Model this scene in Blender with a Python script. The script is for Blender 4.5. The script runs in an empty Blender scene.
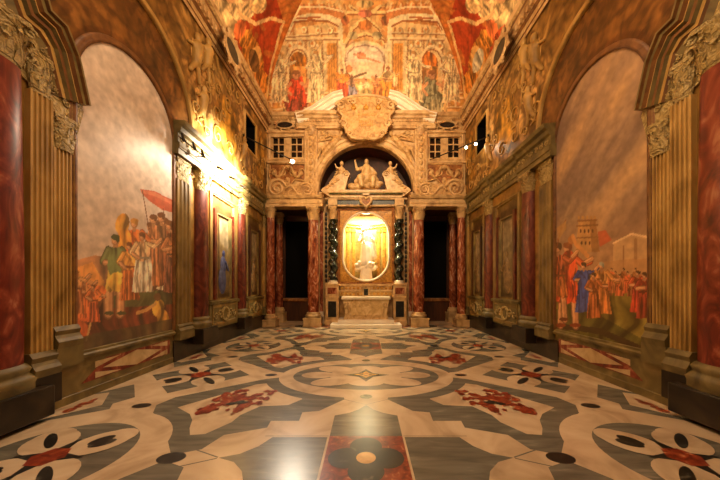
import bpy, bmesh, math, random
import numpy as np
from math import sin, cos, pi, sqrt, atan2
random.seed(4)
C = bpy.context.scene.collection
SC = bpy.context.scene
R = 3.75            # half width of the room
YB = 10.9           # plane of the altar wall
EYE = 1.5
F = 288.0           # focal length in pixels of the 720 px frame

# ------------------------------------------------------------ camera, world, lights, exposure
cam_d = bpy.data.cameras.new('camera'); cam = bpy.data.objects.new('camera', cam_d); C.objects.link(cam)
cam.location = (0, 0, EYE); cam.rotation_euler = (pi/2, 0, 0)
cam_d.sensor_width = 36; cam_d.lens = 36*F/720; cam_d.clip_start = .05
cam_d.shift_x = -6/720; cam_d.shift_y = 45/720
SC.camera = cam
vs = SC.view_settings
vs.view_transform = 'Standard'; vs.look = 'None'; vs.gamma = 1; vs.use_curve_mapping = False
vs.exposure = 0.0
w = bpy.data.worlds.new('world'); SC.world = w; w.use_nodes = True
w.node_tree.nodes['Background'].inputs[0].default_value = (1, .66, .36, 1)
w.node_tree.nodes['Background'].inputs[1].default_value = .10

def light(name, kind, loc, energy, col=(1, .62, .30), size=.3, target=None, size_y=None, spot=None, blend=.6):
    d = bpy.data.lights.new(name, kind); o = bpy.data.objects.new(name, d); C.objects.link(o)
    o.location = loc; d.energy = energy; d.color = col
    if kind == 'AREA':
        d.size = size
        if size_y: d.shape = 'RECTANGLE'; d.size_y = size_y
    else: d.shadow_soft_size = size
    if kind == 'SPOT': d.spot_size = spot; d.spot_blend = blend
    if target is not None:
        v = np.array(target, float)-np.array(loc, float)
        from mathutils import Vector
        o.rotation_euler = Vector(v).to_track_quat('-Z', 'Y').to_euler()
    return o
WARM = (1, .64, .32); GOLD = (1, .69, .38)
# added fill lights, unseen above the view and along the cornices
light('room_fill', 'AREA', (0, 2.6, 7.4), 290, (1, .68, .39), 4.5, (0, 4.6, .5), 3)
light('cornice_fill_left', 'AREA', (-3.35, 7.4, 7.95), 36, GOLD, .25, (-1.2, 7.4, 10.6), 6)
light('cornice_fill_right', 'AREA', (3.35, 7.4, 7.95), 36, GOLD, .25, (1.2, 7.4, 10.6), 6)
light('vault_fill', 'AREA', (0, 5.2, 7.2), 215, GOLD, 2.0, (0, 10.4, 9.6), 1)
light('altar_fill_spot', 'SPOT', (0, 5.6, 7.7), 640, GOLD, .5, (0, 10.9, 6.6), None, 1.5, .8)
# lamps of the track on the left wall
for yy, ee in ((6.9, 1000), (7.5, 3600)):
    light('track_light', 'SPOT', (-2.72, yy, 4.45), ee, (1, .84, .64), .07, (-R, yy, 4.3), None, 2.2, 1)
light('pier_fill_spot', 'SPOT', (-.5, .3, 6.3), 260, (1, .68, .36), .2, (3.75, 3.2, 3.2), None, .8, 1)  # added unseen spot overhead, brightens the right near pier
light('fresco_fill_spot', 'SPOT', (-3.0, 5.9, 4.25), 110, (1, .80, .58), .05, (-R, 4.3, 2.6), None, 1.7, 1)  # added spot to brighten the left fresco, apart from the rail lamps
# altar niche lamp
light('niche_light', 'AREA', (0, 11.14, 4.14), 210, (1, .88, .52), .6, (0, 11.6, 2.6), .1)
light('star_light', 'SPOT', (-2.62, 10.16, 5.86), 900, (1, .86, .66), .13, (-.6, 2.4, 0), None, .9, 1)
for xx, yy in ((3.22, 9.1), (3.44, 8.86)):
    light('arm_light', 'POINT', (xx, yy, 5.75), 4, (1, .85, .6), .05)

# ------------------------------------------------------------ mesh helpers
class MB:
    def __init__(s): s.v = []; s.f = []; s.m = []; s.sm = []
    def add(s, vs, fs, m=0, smooth=False):
        n = len(s.v); s.v += [tuple(p) for p in vs]
        for f in fs: s.f.append(tuple(i+n for i in f)); s.m.append(m); s.sm.append(smooth)
        return s
    def map(s, fn): s.v = [tuple(fn(*p)) for p in s.v]; return s
    def join(s, o):
        n = len(s.v); s.v += o.v; s.f += [tuple(i+n for i in f) for f in o.f]; s.m += o.m; s.sm += o.sm; return s
    def box(s, x0, x1, y0, y1, z0, z1, m=0):
        v = [(x0,y0,z0),(x1,y0,z0),(x1,y1,z0),(x0,y1,z0),(x0,y0,z1),(x1,y0,z1),(x1,y1,z1),(x0,y1,z1)]
        return s.add(v, [(3,2,1,0),(4,5,6,7),(0,1,5,4),(1,2,6,5),(2,3,7,6),(3,0,4,7)], m)
    def prism(s, pts, y0, y1, m=0, smooth=False):       # pts in x,z extruded along y
        n = len(pts); v = [(x,y0,z) for x,z in pts]+[(x,y1,z) for x,z in pts]
        s.add(v, [tuple(range(n)), tuple(range(2*n-1, n-1, -1))], m)
        return s.add(v, [(i,(i+1)%n,n+(i+1)%n,n+i) for i in range(n)], m, smooth)
    def prismz(s, pts, z0, z1, m=0, smooth=False):      # pts in x,y extruded along z
        n = len(pts); v = [(x,y,z0) for x,y in pts]+[(x,y,z1) for x,y in pts]
        s.add(v, [tuple(range(n))[::-1], tuple(range(n, 2*n))], m)
        return s.add(v, [(i,(i+1)%n,n+(i+1)%n,n+i) for i in range(n)], m, smooth)
    def lathe(s, prof, cx=0, cy=0, seg=28, m=0, a0=0, a1=2*pi, smooth=True):
        full = abs(a1-a0-2*pi) < 1e-6; k = seg if full else seg+1
        v = [(cx+r*cos(a0+(a1-a0)*j/seg), cy+r*sin(a0+(a1-a0)*j/seg), z) for r,z in prof for j in range(k)]
        f = [(i*k+j, i*k+(j+1)%k, (i+1)*k+(j+1)%k, (i+1)*k+j) for i in range(len(prof)-1) for j in range(seg)]
        return s.add(v, f, m, smooth)
    def tube(s, pts, r, seg=8, m=0, cap=True, flat=None, nrm=(0,1,0)):
        P = np.array(pts, float); n = len(P); rr = r if hasattr(r, '__len__') else [r]*n
        v = []; nr = np.array(nrm, float)
        for i in range(n):
            t = P[min(i+1,n-1)]-P[max(i-1,0)]; t = t/(np.linalg.norm(t)+1e-9)
            a = nr-t*np.dot(nr,t)
            if np.linalg.norm(a) < .05: a = np.cross(t, (1,0,0)); 
            if np.linalg.norm(a) < .05: a = np.cross(t, (0,0,1))
            a = a/np.linalg.norm(a); b = np.cross(t, a)
            for j in range(seg):
                q = 2*pi*j/seg
                v.append(P[i]+(a*cos(q)*(flat or 1)+b*sin(q))*rr[i])
        f = [(i*seg+j, i*seg+(j+1)%seg, (i+1)*seg+(j+1)%seg, (i+1)*seg+j) for i in range(n-1) for j in range(seg)]
        s.add(v, f, m, True)
        if cap: 
            k = len(s.v)-n*seg
            s.f += [tuple(range(k+seg-1, k-1, -1)), tuple(range(k+(n-1)*seg, k+n*seg))]; s.m += [m,m]; s.sm += [False,False]
        return s
    def ell(s, c, rx, ry, rz, m=0, nu=12, nv=8):
        v = []; 
        for i in range(nv+1):
            t = pi*i/nv
            for j in range(nu):
                q = 2*pi*j/nu; v.append((c[0]+rx*sin(t)*cos(q), c[1]+ry*sin(t)*sin(q), c[2]+rz*cos(t)))
        f = [(i*nu+j, (i+1)*nu+j, (i+1)*nu+(j+1)%nu, i*nu+(j+1)%nu) for i in range(nv) for j in range(nu)]
        return s.add(v, f, m, True)
    def cone(s, p0, p1, r0, r1, m=0, n=10):             # tapered capsule
        P0 = np.array(p0, float); P1 = np.array(p1, float); pts = []; rr = []
        for k in range(4): q = pi/2*k/4; pts.append(P0-(P1-P0)/(np.linalg.norm(P1-P0)+1e-9)*r0*cos(q)); rr.append(max(r0*sin(q), .002))
        pts += [P0, (P0+P1)/2, P1]; rr += [r0, (r0+r1)/2, r1]
        for k in range(1,5): q = pi/2*k/4; pts.append(P1+(P1-P0)/(np.linalg.norm(P1-P0)+1e-9)*r1*sin(q)); rr.append(max(r1*cos(q), .002))
        return s.tube(pts, rr, n, m)
    def ring(s, path, prof, closed=False, m=0, smooth=False):   # path: x,z plane curve; prof: (offset, depth) pairs, y = -depth
        P = np.array(path, float); n = len(P); k = len(prof); v = []
        for i in range(n):
            a = P[(i-1)%n] if (closed or i > 0) else P[i]; b = P[(i+1)%n] if (closed or i < n-1) else P[i]
            t = b-a; t = t/(np.linalg.norm(t)+1e-9); nn = np.array((-t[1], t[0]))
            sc = 1.0
            if (closed or 0 < i < n-1):
                t1 = P[i]-a; t1 = t1/(np.linalg.norm(t1)+1e-9); c_ = np.dot(t1, t); sc = 1/max(c_, .4)
            for o, d in prof:
                q = P[i]+nn*o*sc; v.append((q[0], -d, q[1]))
        f = []
        for i in range(n if closed else n-1):
            for j in range(k-1):
                f.append((i*k+j, i*k+j+1, ((i+1)%n)*k+j+1, ((i+1)%n)*k+j))
        s.add(v, f, m, smooth)
        if not closed: s.add([v[j] for j in range(k)], [tuple(range(k))], m); s.add([v[(n-1)*k+j] for j in range(k)], [tuple(range(k))], m)
        return s

BASE = {}
def obj(name, mb, mats, parent=None, col=None, remesh=None, bevel=None):
    me = bpy.data.meshes.new(name)
    v = np.array(mb.v, float)
    if parent is not None: v = v-np.array(BASE[parent.name])
    me.from_pydata(v.tolist(), [], mb.f)
    if not isinstance(mats, (list, tuple)): mats = [mats]
    for m in mats: me.materials.append(m)
    me.polygons.foreach_set('material_index', mb.m); me.polygons.foreach_set('use_smooth', mb.sm)
    if col is not None:
        at = me.color_attributes.new('Col', 'FLOAT_COLOR', 'POINT')
        at.data.foreach_set('color', np.concatenate([col, np.ones((len(col),1))], 1).astype(np.float32).ravel())
    else:
        bm = bmesh.new(); bm.from_mesh(me); bmesh.ops.recalc_face_normals(bm, faces=bm.faces); bm.to_mesh(me); bm.free()
    me.update()
    o = bpy.data.objects.new(name, me); C.objects.link(o)
    if parent is not None: o.parent = parent; BASE[o.name] = BASE[parent.name]
    else: BASE[o.name] = (0,0,0)
    if remesh:
        md = o.modifiers.new('remesh', 'REMESH'); md.mode = 'VOXEL'; md.voxel_size = remesh; md.use_smooth_shade = True
        md = o.modifiers.new('smooth', 'SMOOTH'); md.factor = .5; md.iterations = 2
    if bevel:
        md = o.modifiers.new('bevel', 'BEVEL'); md.width = bevel; md.segments = 2; md.limit_method = 'ANGLE'
    return o
def objs(name, mbs, mats, parent, fn=None):      # each piece a part of its own
    for b in mbs:
        if fn: b.map(fn)
        obj(name, b, mats, parent)
def thing(name, label, cat, loc, group=None):
    o = bpy.data.objects.new(name, None); C.objects.link(o); o.location = loc; o.empty_display_size = .1
    BASE[o.name] = tuple(loc); o['label'] = label; o['category'] = cat
    if group: o['group'] = group
    return o
def tag(o, label, cat, group=None):
    o['label'] = label; o['category'] = cat
    if group: o['group'] = group
    return o
def struct(name, mb, mats, parent=None, col=None):
    o = obj(name, mb, mats, parent, col)
    if parent is None: o['kind'] = 'structure'
    return o
def side_map(sd):      # local (along the wall, -depth, height) to the room, sd -1 left, +1 right
    return lambda x, y, z: (sd*(R+y), x, z)
def half(prof, cx, seg=20, sq=1.0, m=0):    # half turned solid against a wall (front faces -y)
    b = MB(); b.lathe(prof, 0, 0, seg, m, pi, 2*pi); b.map(lambda x, y, z: (cx+x, y*sq, z)); return b

# ------------------------------------------------------------ materials
def srgb(r, g, b):
    f = lambda c: (c/255/12.92 if c/255 <= .04045 else ((c/255+.055)/1.055)**2.4)
    return np.array((f(r), f(g), f(b)))
def mat(name, col, rough=.5, metal=0, emit=None, es=0, spec=.5):
    m = bpy.data.materials.new(name); m.use_nodes = True; p = m.node_tree.nodes['Principled BSDF']
    p.inputs['Base Color'].default_value = (*col, 1); p.inputs['Roughness'].default_value = rough; p.inputs['Metallic'].default_value = metal
    p.inputs['Specular IOR Level'].default_value = spec
    if emit is not None: p.inputs['Emission Color'].default_value = (*emit, 1); p.inputs['Emission Strength'].default_value = es
    return m
def noise_mat(name, stops, scale=4, detail=6, rough=.4, dist=1.0, stretch=(1,1,1), rot=(0,0,0), bump=0, spec=.5, metal=0, wave=None, bscale=None):
    m = mat(name, (0.5,)*3, rough, metal, spec=spec); nt = m.node_tree; N = nt.nodes; L = nt.links; p = N['Principled BSDF']
    tc = N.new('ShaderNodeTexCoord'); mp = N.new('ShaderNodeMapping'); L.new(tc.outputs['Object'], mp.inputs[0])
    mp.inputs['Scale'].default_value = stretch; mp.inputs['Rotation'].default_value = rot
    if wave:
        t = N.new('ShaderNodeTexWave'); t.inputs['Scale'].default_value = wave; t.inputs['Distortion'].default_value = 9; t.inputs['Detail'].default_value = 4; t.inputs['Detail Scale'].default_value = 1.3
        out = t.outputs['Color']
    else:
        t = N.new('ShaderNodeTexNoise'); t.inputs['Scale'].default_value = scale; t.inputs['Detail'].default_value = detail; t.inputs['Distortion'].default_value = dist
        out = t.outputs['Fac']
    L.new(mp.outputs[0], t.inputs['Vector'])
    cr = N.new('ShaderNodeValToRGB'); L.new(out, cr.inputs[0]); el = cr.color_ramp.elements
    while len(el) < len(stops): el.new(.5)
    for e, (q, c) in zip(el, stops): e.position = q; e.color = (*srgb(*c), 1)
    L.new(cr.outputs[0], p.inputs['Base Color'])
    if bump:
        b = N.new('ShaderNodeBump'); b.inputs['Strength'].default_value = bump; b.inputs['Distance'].default_value = .05
        if bscale:
            t2 = N.new('ShaderNodeTexNoise'); t2.inputs['Scale'].default_value = bscale; t2.inputs['Detail'].default_value = 5; L.new(mp.outputs[0], t2.inputs['Vector']); L.new(t2.outputs['Fac'], b.inputs['Height'])
        else: L.new(out, b.inputs['Height'])
        L.new(b.outputs[0], p.inputs['Normal'])
    return m
def paint_mat(name, rough=.6, bump=.15, spec=.3, fac=.45):
    m = mat(name, (.5,)*3, rough, spec=spec); nt = m.node_tree; N = nt.nodes; L = nt.links; p = N['Principled BSDF']
    at = N.new('ShaderNodeVertexColor'); at.layer_name = 'Col'
    tc = N.new('ShaderNodeTexCoord'); t = N.new('ShaderNodeTexNoise'); t.inputs['Scale'].default_value = 7; t.inputs['Detail'].default_value = 8; L.new(tc.outputs['Object'], t.inputs['Vector'])
    mx = N.new('ShaderNodeMix'); mx.data_type = 'RGBA'; mx.blend_type = 'MULTIPLY'; mx.inputs['Factor'].default_value = fac
    cr = N.new('ShaderNodeValToRGB'); cr.color_ramp.elements[0].position = .36; cr.color_ramp.elements[0].color = (.36,.32,.27,1); cr.color_ramp.elements[1].position = .65
    L.new(t.outputs['Fac'], cr.inputs[0]); L.new(at.outputs['Color'], mx.inputs[6]); L.new(cr.outputs[0], mx.inputs[7]); L.new(mx.outputs[2], p.inputs['Base Color'])
    b = N.new('ShaderNodeBump'); b.inputs['Strength'].default_value = bump; b.inputs['Distance'].default_value = .03; L.new(t.outputs['Fac'], b.inputs['Height']); L.new(b.outputs[0], p.inputs['Normal'])
    return m
M = {}
M['cream'] = noise_mat('cream_marble', [(.3,(164,140,110)),(.5,(196,172,140)),(.7,(210,188,156))], 1.6, 8, .27, 1.5)
M['grey'] = noise_mat('grey_marble', [(.3,(84,82,72)),(.48,(102,98,86)),(.62,(112,108,95)),(.75,(146,139,122))], 2.2, 9, .27, .6, (1,5,1), (0,0,.9))
M['red'] = noise_mat('red_inlay', [(.3,(74,22,12)),(.48,(126,44,22)),(.62,(150,66,34)),(.75,(200,150,110))], 12, 7, .28)
M['black'] = noise_mat('black_marble', [(.35,(14,13,12)),(.6,(34,32,28)),(.72,(86,84,72))], 7, 8, .32)
M['green'] = noise_mat('green_marble', [(.3,(70,74,48)),(.5,(98,100,66)),(.7,(140,138,100))], 9, 8, .2)
M['yellow'] = noise_mat('yellow_marble', [(.3,(186,130,44)),(.7,(226,176,84))], 6, 5, .25)
M['redcol'] = noise_mat('red_breccia', [(.34,(84,36,22)),(.48,(140,70,42)),(.58,(172,100,66)),(.67,(214,168,132))], 5, 9, .25, 2.2, (1,1,.45))
M['redpaint'] = noise_mat('painted_red_marble', [(.3,(74,18,9)),(.46,(112,34,18)),(.58,(142,62,38)),(.72,(184,120,88))], 3.4, 10, .4, 2.6, (1,1,.5))
M['ochre'] = noise_mat('painted_ochre_stone', [(.3,(140,104,46)),(.55,(188,148,78)),(.8,(216,178,108))], 3.4, 6, .5, .6, (1,1,.5))
M['olive'] = noise_mat('painted_olive_stone', [(.3,(78,66,34)),(.55,(120,102,56)),(.8,(152,132,80))], 3, 6, .5)
M['oliveC'] = noise_mat('carved_olive_stone', [(.3,(120,100,54)),(.5,(176,150,90)),(.7,(206,182,122))], 9, 5, .5, 2.5, bump=.9)
M['brownred'] = noise_mat('painted_brown_red_marble', [(.3,(56,18,10)),(.5,(98,38,22)),(.66,(128,62,38)),(.78,(170,116,80))], 4, 9, .4, 2.2, (1,1,.5))
M['ochredark'] = noise_mat('painted_dark_ochre', [(.3,(92,70,30)),(.55,(134,106,52)),(.8,(168,138,78))], 3.4, 6, .5, .6, (1,1,.5))
M['bright'] = noise_mat('lit_bright_stone', [(.3,(240,226,200)),(.7,(252,244,228))], 3, 6, .4)  # whitened to carry the top light on the pediment; steps and statue share it
M['darkp'] = noise_mat('dark_plinth_marble', [(.35,(22,16,10)),(.6,(48,36,22)),(.8,(70,54,34))], 3, 6, .3)
M['stone'] = noise_mat('warm_stone', [(.3,(150,112,66)),(.5,(204,166,112)),(.75,(228,196,144))], 4, 9, .5, .5, bump=.25, bscale=22)
M['stucco'] = noise_mat('carved_stucco', [(.3,(146,104,54)),(.5,(196,154,94)),(.72,(220,184,124))], 5, 6, .55, 1.5, bump=.7, bscale=9)
M['white'] = noise_mat('white_marble', [(.3,(222,202,168)),(.7,(246,232,206))], 3, 6, .35)
M['gilt'] = noise_mat('gilding', [(.3,(150,98,28)),(.6,(206,150,60)),(.8,(232,186,96))], 10, 5, .38, bump=.3)
M['giltred'] = noise_mat('gilded_red_ground', [(.35,(110,60,24)),(.55,(160,102,46)),(.75,(196,144,78))], 6, 5, .5)
M['dark'] = mat('unlit_void_black', srgb(7,5,4), .8, spec=.1)  # black colour stands in for unlit depth
M['brown'] = noise_mat('dark_brown_wood', [(.3,(44,22,10)),(.7,(92,50,24))], 5, 6, .45, stretch=(1,1,.2))
M['nichep'] = noise_mat('dark_painted_vault', [(.3,(30,12,6)),(.6,(66,26,12)),(.8,(110,46,22))], 2.2, 5, .6)
M['goldwall'] = noise_mat('golden_niche_stone', [(.3,(128,102,46)),(.7,(182,150,80))], 5, 6, .45)
M['paint'] = paint_mat('fresco_paint', .42, .12)
M['paintv'] = paint_mat('vault_fresco_paint', .6, .2, .3, .2)
M['paintf'] = paint_mat('scenic_fresco_paint', .45, .06, .3, .22)
M['metal'] = mat('dark_iron', srgb(46,40,34), .4, .8)
M['glass'] = mat('dark_window_glass', srgb(16,12,10), .12)
M['lampglow'] = mat('lamp_glow', (1,.9,.7), .4, emit=(1,.82,.52), es=60)
M['bluep'] = noise_mat('painted_blue_drapery', [(.3,(40,48,96)),(.7,(90,96,140))], 6, 5, .5)
M['figp'] = noise_mat('painted_brown_drapery', [(.3,(90,66,34)),(.7,(156,122,74))], 6, 5, .5)
M['statue'] = noise_mat('statue_marble', [(.3,(176,138,84)),(.7,(232,198,142))], 6, 5, .4)

M['blackgreen'] = noise_mat('black_green_marble', [(.4,(14,18,12)),(.6,(40,48,34)),(.72,(120,126,96))], 6, 8, .15)
M['altarm'] = noise_mat('veined_altar_marble', [(.3,(176,136,84)),(.5,(216,182,126)),(.7,(236,212,164))], 3.2, 8, .35, 2.5)
M['giltst'] = noise_mat('gilded_stone', [(.3,(150,110,60)),(.7,(210,170,100))], 9, 5, .45)
M['lampsoft'] = mat('niche_lamp_glow', (1,.9,.7), .4, emit=(1,.85,.55), es=14)
M['lampglow2'] = mat('small_lamp_glow', (1,.9,.7), .4, emit=(1,.82,.5), es=30)
M['cornice'] = noise_mat('gilded_cornice', [(.3,(140,106,60)),(.5,(190,154,98)),(.7,(218,188,134))], 5, 6, .5, 1.5, bump=.25)
M['creamp'] = noise_mat('painted_cream_stone', [(.3,(170,138,92)),(.7,(216,190,144))], 4, 6, .45)

# ------------------------------------------------------------ painter for the frescoes: a picture as the colours of a fine mesh
def hash2(i, j, s):
    h = np.sin(i*127.1+j*311.7+s*74.7)*43758.5453; return h-np.floor(h)
def vnoise(a, b, s=0):
    i = np.floor(a); j = np.floor(b); u = a-i; v = b-j; u = u*u*(3-2*u); v = v*v*(3-2*v)
    return (hash2(i,j,s)*(1-u)+hash2(i+1,j,s)*u)*(1-v)+(hash2(i,j+1,s)*(1-u)+hash2(i+1,j+1,s)*u)*v
def fbm(a, b, s=0, o=4):
    t = 0; k = .5
    for q in range(o): t = t+k*vnoise(a*2**q, b*2**q, s+q); k *= .5
    return t/(1-.5**o)
class Canvas:
    def __init__(s, A, B, col, conv=None):
        s.A = A; s.B = B; s.C = np.tile(np.array(col, float), (len(A),1)); s.conv = conv
    def pts(s, P, px): return [s.conv(*p) for p in P] if px else P
    def mix(s, idx, col, al):
        al = np.asarray(al, float)[..., None] if np.ndim(al) else al
        s.C[idx] = s.C[idx]*(1-al)+np.array(col)*al
    def poly(s, P, col, al=1.0, px=True, fold=0, seed=0):
        P = np.array(s.pts(P, px)); lo = P.min(0); hi = P.max(0)
        idx = np.nonzero((s.A >= lo[0])&(s.A <= hi[0])&(s.B >= lo[1])&(s.B <= hi[1]))[0]
        if not len(idx): return
        a = s.A[idx]; b = s.B[idx]; ins = np.zeros(len(idx), bool); n = len(P)
        for i in range(n):
            x0, y0 = P[i]; x1, y1 = P[(i+1)%n]
            c = (y0 > b) != (y1 > b)
            if y1 != y0: ins ^= c & (a < (x1-x0)*(b-y0)/(y1-y0)+x0)
        idx = idx[ins]
        if not len(idx): return
        cc = np.tile(np.array(col), (len(idx),1))
        if fold:
            t = fbm(s.A[idx]*fold*2.2+2*vnoise(s.A[idx]*4, s.B[idx]*3, seed+9), s.B[idx]*fold*.55, seed, 3)
            cc = cc*(.25+1.5*np.clip((t-.5)*2.4+.5, 0, 1))[:,None]
        s.C[idx] = s.C[idx]*(1-al)+cc*al
    def ell(s, x, y, rx, ry, col, rot=0, al=1.0, px=True, fold=0, seed=0, n=22):
        c, d = cos(rot), sin(rot)
        s.poly([(x+rx*cos(q)*c-ry*sin(q)*d, y+rx*cos(q)*d+ry*sin(q)*c) for q in np.linspace(0, 2*pi, n, endpoint=False)], col, al, px, fold, seed)
    def line(s, P, wd, col, al=1.0, px=True):     # wd in metres
        P = np.array(s.pts(P, px))
        for i in range(len(P)-1):
            p, q = P[i], P[i+1]; lo = np.minimum(p,q)-wd; hi = np.maximum(p,q)+wd
            idx = np.nonzero((s.A >= lo[0])&(s.A <= hi[0])&(s.B >= lo[1])&(s.B <= hi[1]))[0]
            if not len(idx): continue
            d = q-p; t = np.clip(((s.A[idx]-p[0])*d[0]+(s.B[idx]-p[1])*d[1])/(d@d+1e-9), 0, 1)
            dist = np.hypot(s.A[idx]-p[0]-t*d[0], s.B[idx]-p[1]-t*d[1]); idx = idx[dist < wd/2]
            s.C[idx] = s.C[idx]*(1-al)+np.array(col)*al
    def fig(s, x, y, h, robe, skin=(214,150,100), wd=.2, top=None, lean=0, seed=0, hair=(90,56,30), arms=1, al=1.0, legs=False):
        # a standing figure with its feet at x, y and height h in the measured picture
        rg = random.Random(seed*7+int(x)); R_ = srgb(*robe); K = srgb(*skin); T = srgb(*(top or robe)); W_ = wd*h; L = lambda q: lean*h*q; m = h*.016
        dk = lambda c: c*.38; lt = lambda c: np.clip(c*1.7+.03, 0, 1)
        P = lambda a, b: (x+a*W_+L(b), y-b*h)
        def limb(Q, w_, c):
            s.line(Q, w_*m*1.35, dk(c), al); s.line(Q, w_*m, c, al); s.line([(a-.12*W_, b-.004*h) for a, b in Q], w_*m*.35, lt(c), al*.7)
        if legs:
            for e in (-1, 1): limb([P(e*.35,.45), P(e*(.5+.2*rg.random()),.24), P(e*(.4+.3*rg.random()),.01)], .1, K); s.ell(x+e*.6*W_, y-.01*h, .45*W_, .025*h, dk(T), 0, al)
            s.poly([P(-1.0,.3),P(-.5,.27),P(0,.31),P(.5,.27),P(1.0,.31),P(.65,.6),P(-.65,.6)], R_, al, fold=9, seed=seed); lo = .3
        else:
            s.poly([P(-1.1,0),P(-.4,-.012),P(.3,.01),P(1.15,-.005),P(.9,.3),P(.65,.62),P(-.65,.62),P(-.85,.3)], R_, al, fold=9, seed=seed); lo = .01
        for k in range(6):
            a = -.9+1.8*k/5+rg.uniform(-.12,.12); c = dk(R_) if k%2 else lt(R_); s.line([P(a*.6,.58), P(a*.85,.3), P(a,lo)], .022*m*(1.4 if k%2 else 1), c, al*.75)
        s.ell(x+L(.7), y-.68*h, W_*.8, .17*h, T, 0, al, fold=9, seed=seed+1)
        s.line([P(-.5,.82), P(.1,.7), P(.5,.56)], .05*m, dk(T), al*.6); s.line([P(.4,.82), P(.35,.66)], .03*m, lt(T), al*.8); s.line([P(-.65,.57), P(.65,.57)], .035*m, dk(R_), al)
        if arms:
            u = rg.random(); limb([P(-.65,.8), P(-1.15,.66), P(-.6+.5*u,.55+.12*u)], .07, T); limb([P(-1.0,.64), P(-.5+.5*u,.55+.12*u)], .055, K)
            v = rg.random(); limb([P(.65,.8), P(1.2,.68+.1*v), P(1.8,.62+.3*v)], .07, T); limb([P(1.45,.66+.2*v), P(1.95,.64+.32*v)], .05, K)
        hx, hy = x+L(.93), y-.925*h
        s.line([P(0,.84), P(0,.89)], .07*m, K*.7, al)
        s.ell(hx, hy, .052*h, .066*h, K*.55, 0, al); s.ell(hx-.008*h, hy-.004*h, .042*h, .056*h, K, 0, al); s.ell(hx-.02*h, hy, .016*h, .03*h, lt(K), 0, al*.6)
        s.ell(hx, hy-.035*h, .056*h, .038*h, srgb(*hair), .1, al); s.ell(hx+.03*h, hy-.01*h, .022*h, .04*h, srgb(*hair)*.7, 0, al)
    def shade(s, f, sd=0, lo=.7, hi=1.3, o=4):
        s.C *= (lo+(hi-lo)*fbm(s.A*f, s.B*f, sd, o))[:,None]
    def ridge(s, f, amt, sd=0, pw=5, lo=None):
        a = s.A*f+.9*fbm(s.A*f*.7, s.B*f*.7, sd+3, 2); b = s.B*f+.9*fbm(s.A*f*.7, s.B*f*.7, sd+7, 2)
        n = fbm(a, b, sd, 2); r = np.clip(1-np.abs(2*n-1)*2.2, 0, 1)**pw
        m = 1 if lo is None else (s.B > lo)
        s.C *= (1-amt*r*m)[:,None]
    def detail(s, f, amt, sd=0, lo=None):
        t = np.clip((fbm(s.A*f, s.B*f, sd, 3)-.5)*2.6, -1, 1)
        m = 1 if lo is None else (s.B > lo)
        s.C *= np.clip(1+amt*t*m, .05, 3)[:,None]
    def scroll(s, idx, f, col, al, sd=0, thr=.15):
        a = s.A[idx]*f; b = s.B[idx]*f
        u = a+1.6*fbm(a*.8, b*.8, sd, 3); v = b+1.6*fbm(a*.8, b*.8, sd+31, 3)
        t = np.sin(u*6.0+2.5*np.sin(v*3.1))*np.cos(v*5.2+2.5*np.sin(u*2.7))
        k = np.clip((t-thr)/.25, 0, 1)*al
        s.C[idx] = s.C[idx]*(1-k[:,None])+np.array(col)*k[:,None]
def grid(name, us, vs, fn, painter, conv, m, base=(1,1,1), parent=None, keep=None, flip=False):
    # mesh over us x vs; fn(u,v)->xyz ; the painter fills the colours in the (u,v) plane of the surface
    U, V = np.meshgrid(us, vs); A = U.ravel(); B = V.ravel(); cv = Canvas(A, B, base, conv); painter(cv)
    X = fn(A, B); nu, nv = len(us), len(vs); mb = MB(); mb.v = list(zip(*[np.asarray(q).tolist() for q in X]))
    i, j = np.meshgrid(np.arange(nu-1), np.arange(nv-1)); i = i.ravel(); j = j.ravel(); q = np.stack([j*nu+i, j*nu+i+1, (j+1)*nu+i+1, (j+1)*nu+i], 1)
    if keep is not None: q = q[keep((A[q[:,0]]+A[q[:,2]])/2, (B[q[:,0]]+B[q[:,2]])/2)]
    if flip: q = q[:, ::-1]
    mb.f = q.tolist(); mb.m = [0]*len(q); mb.sm = [True]*len(q)
    return obj(name, mb, m, parent, np.clip(cv.C, 0, 1))

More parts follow.
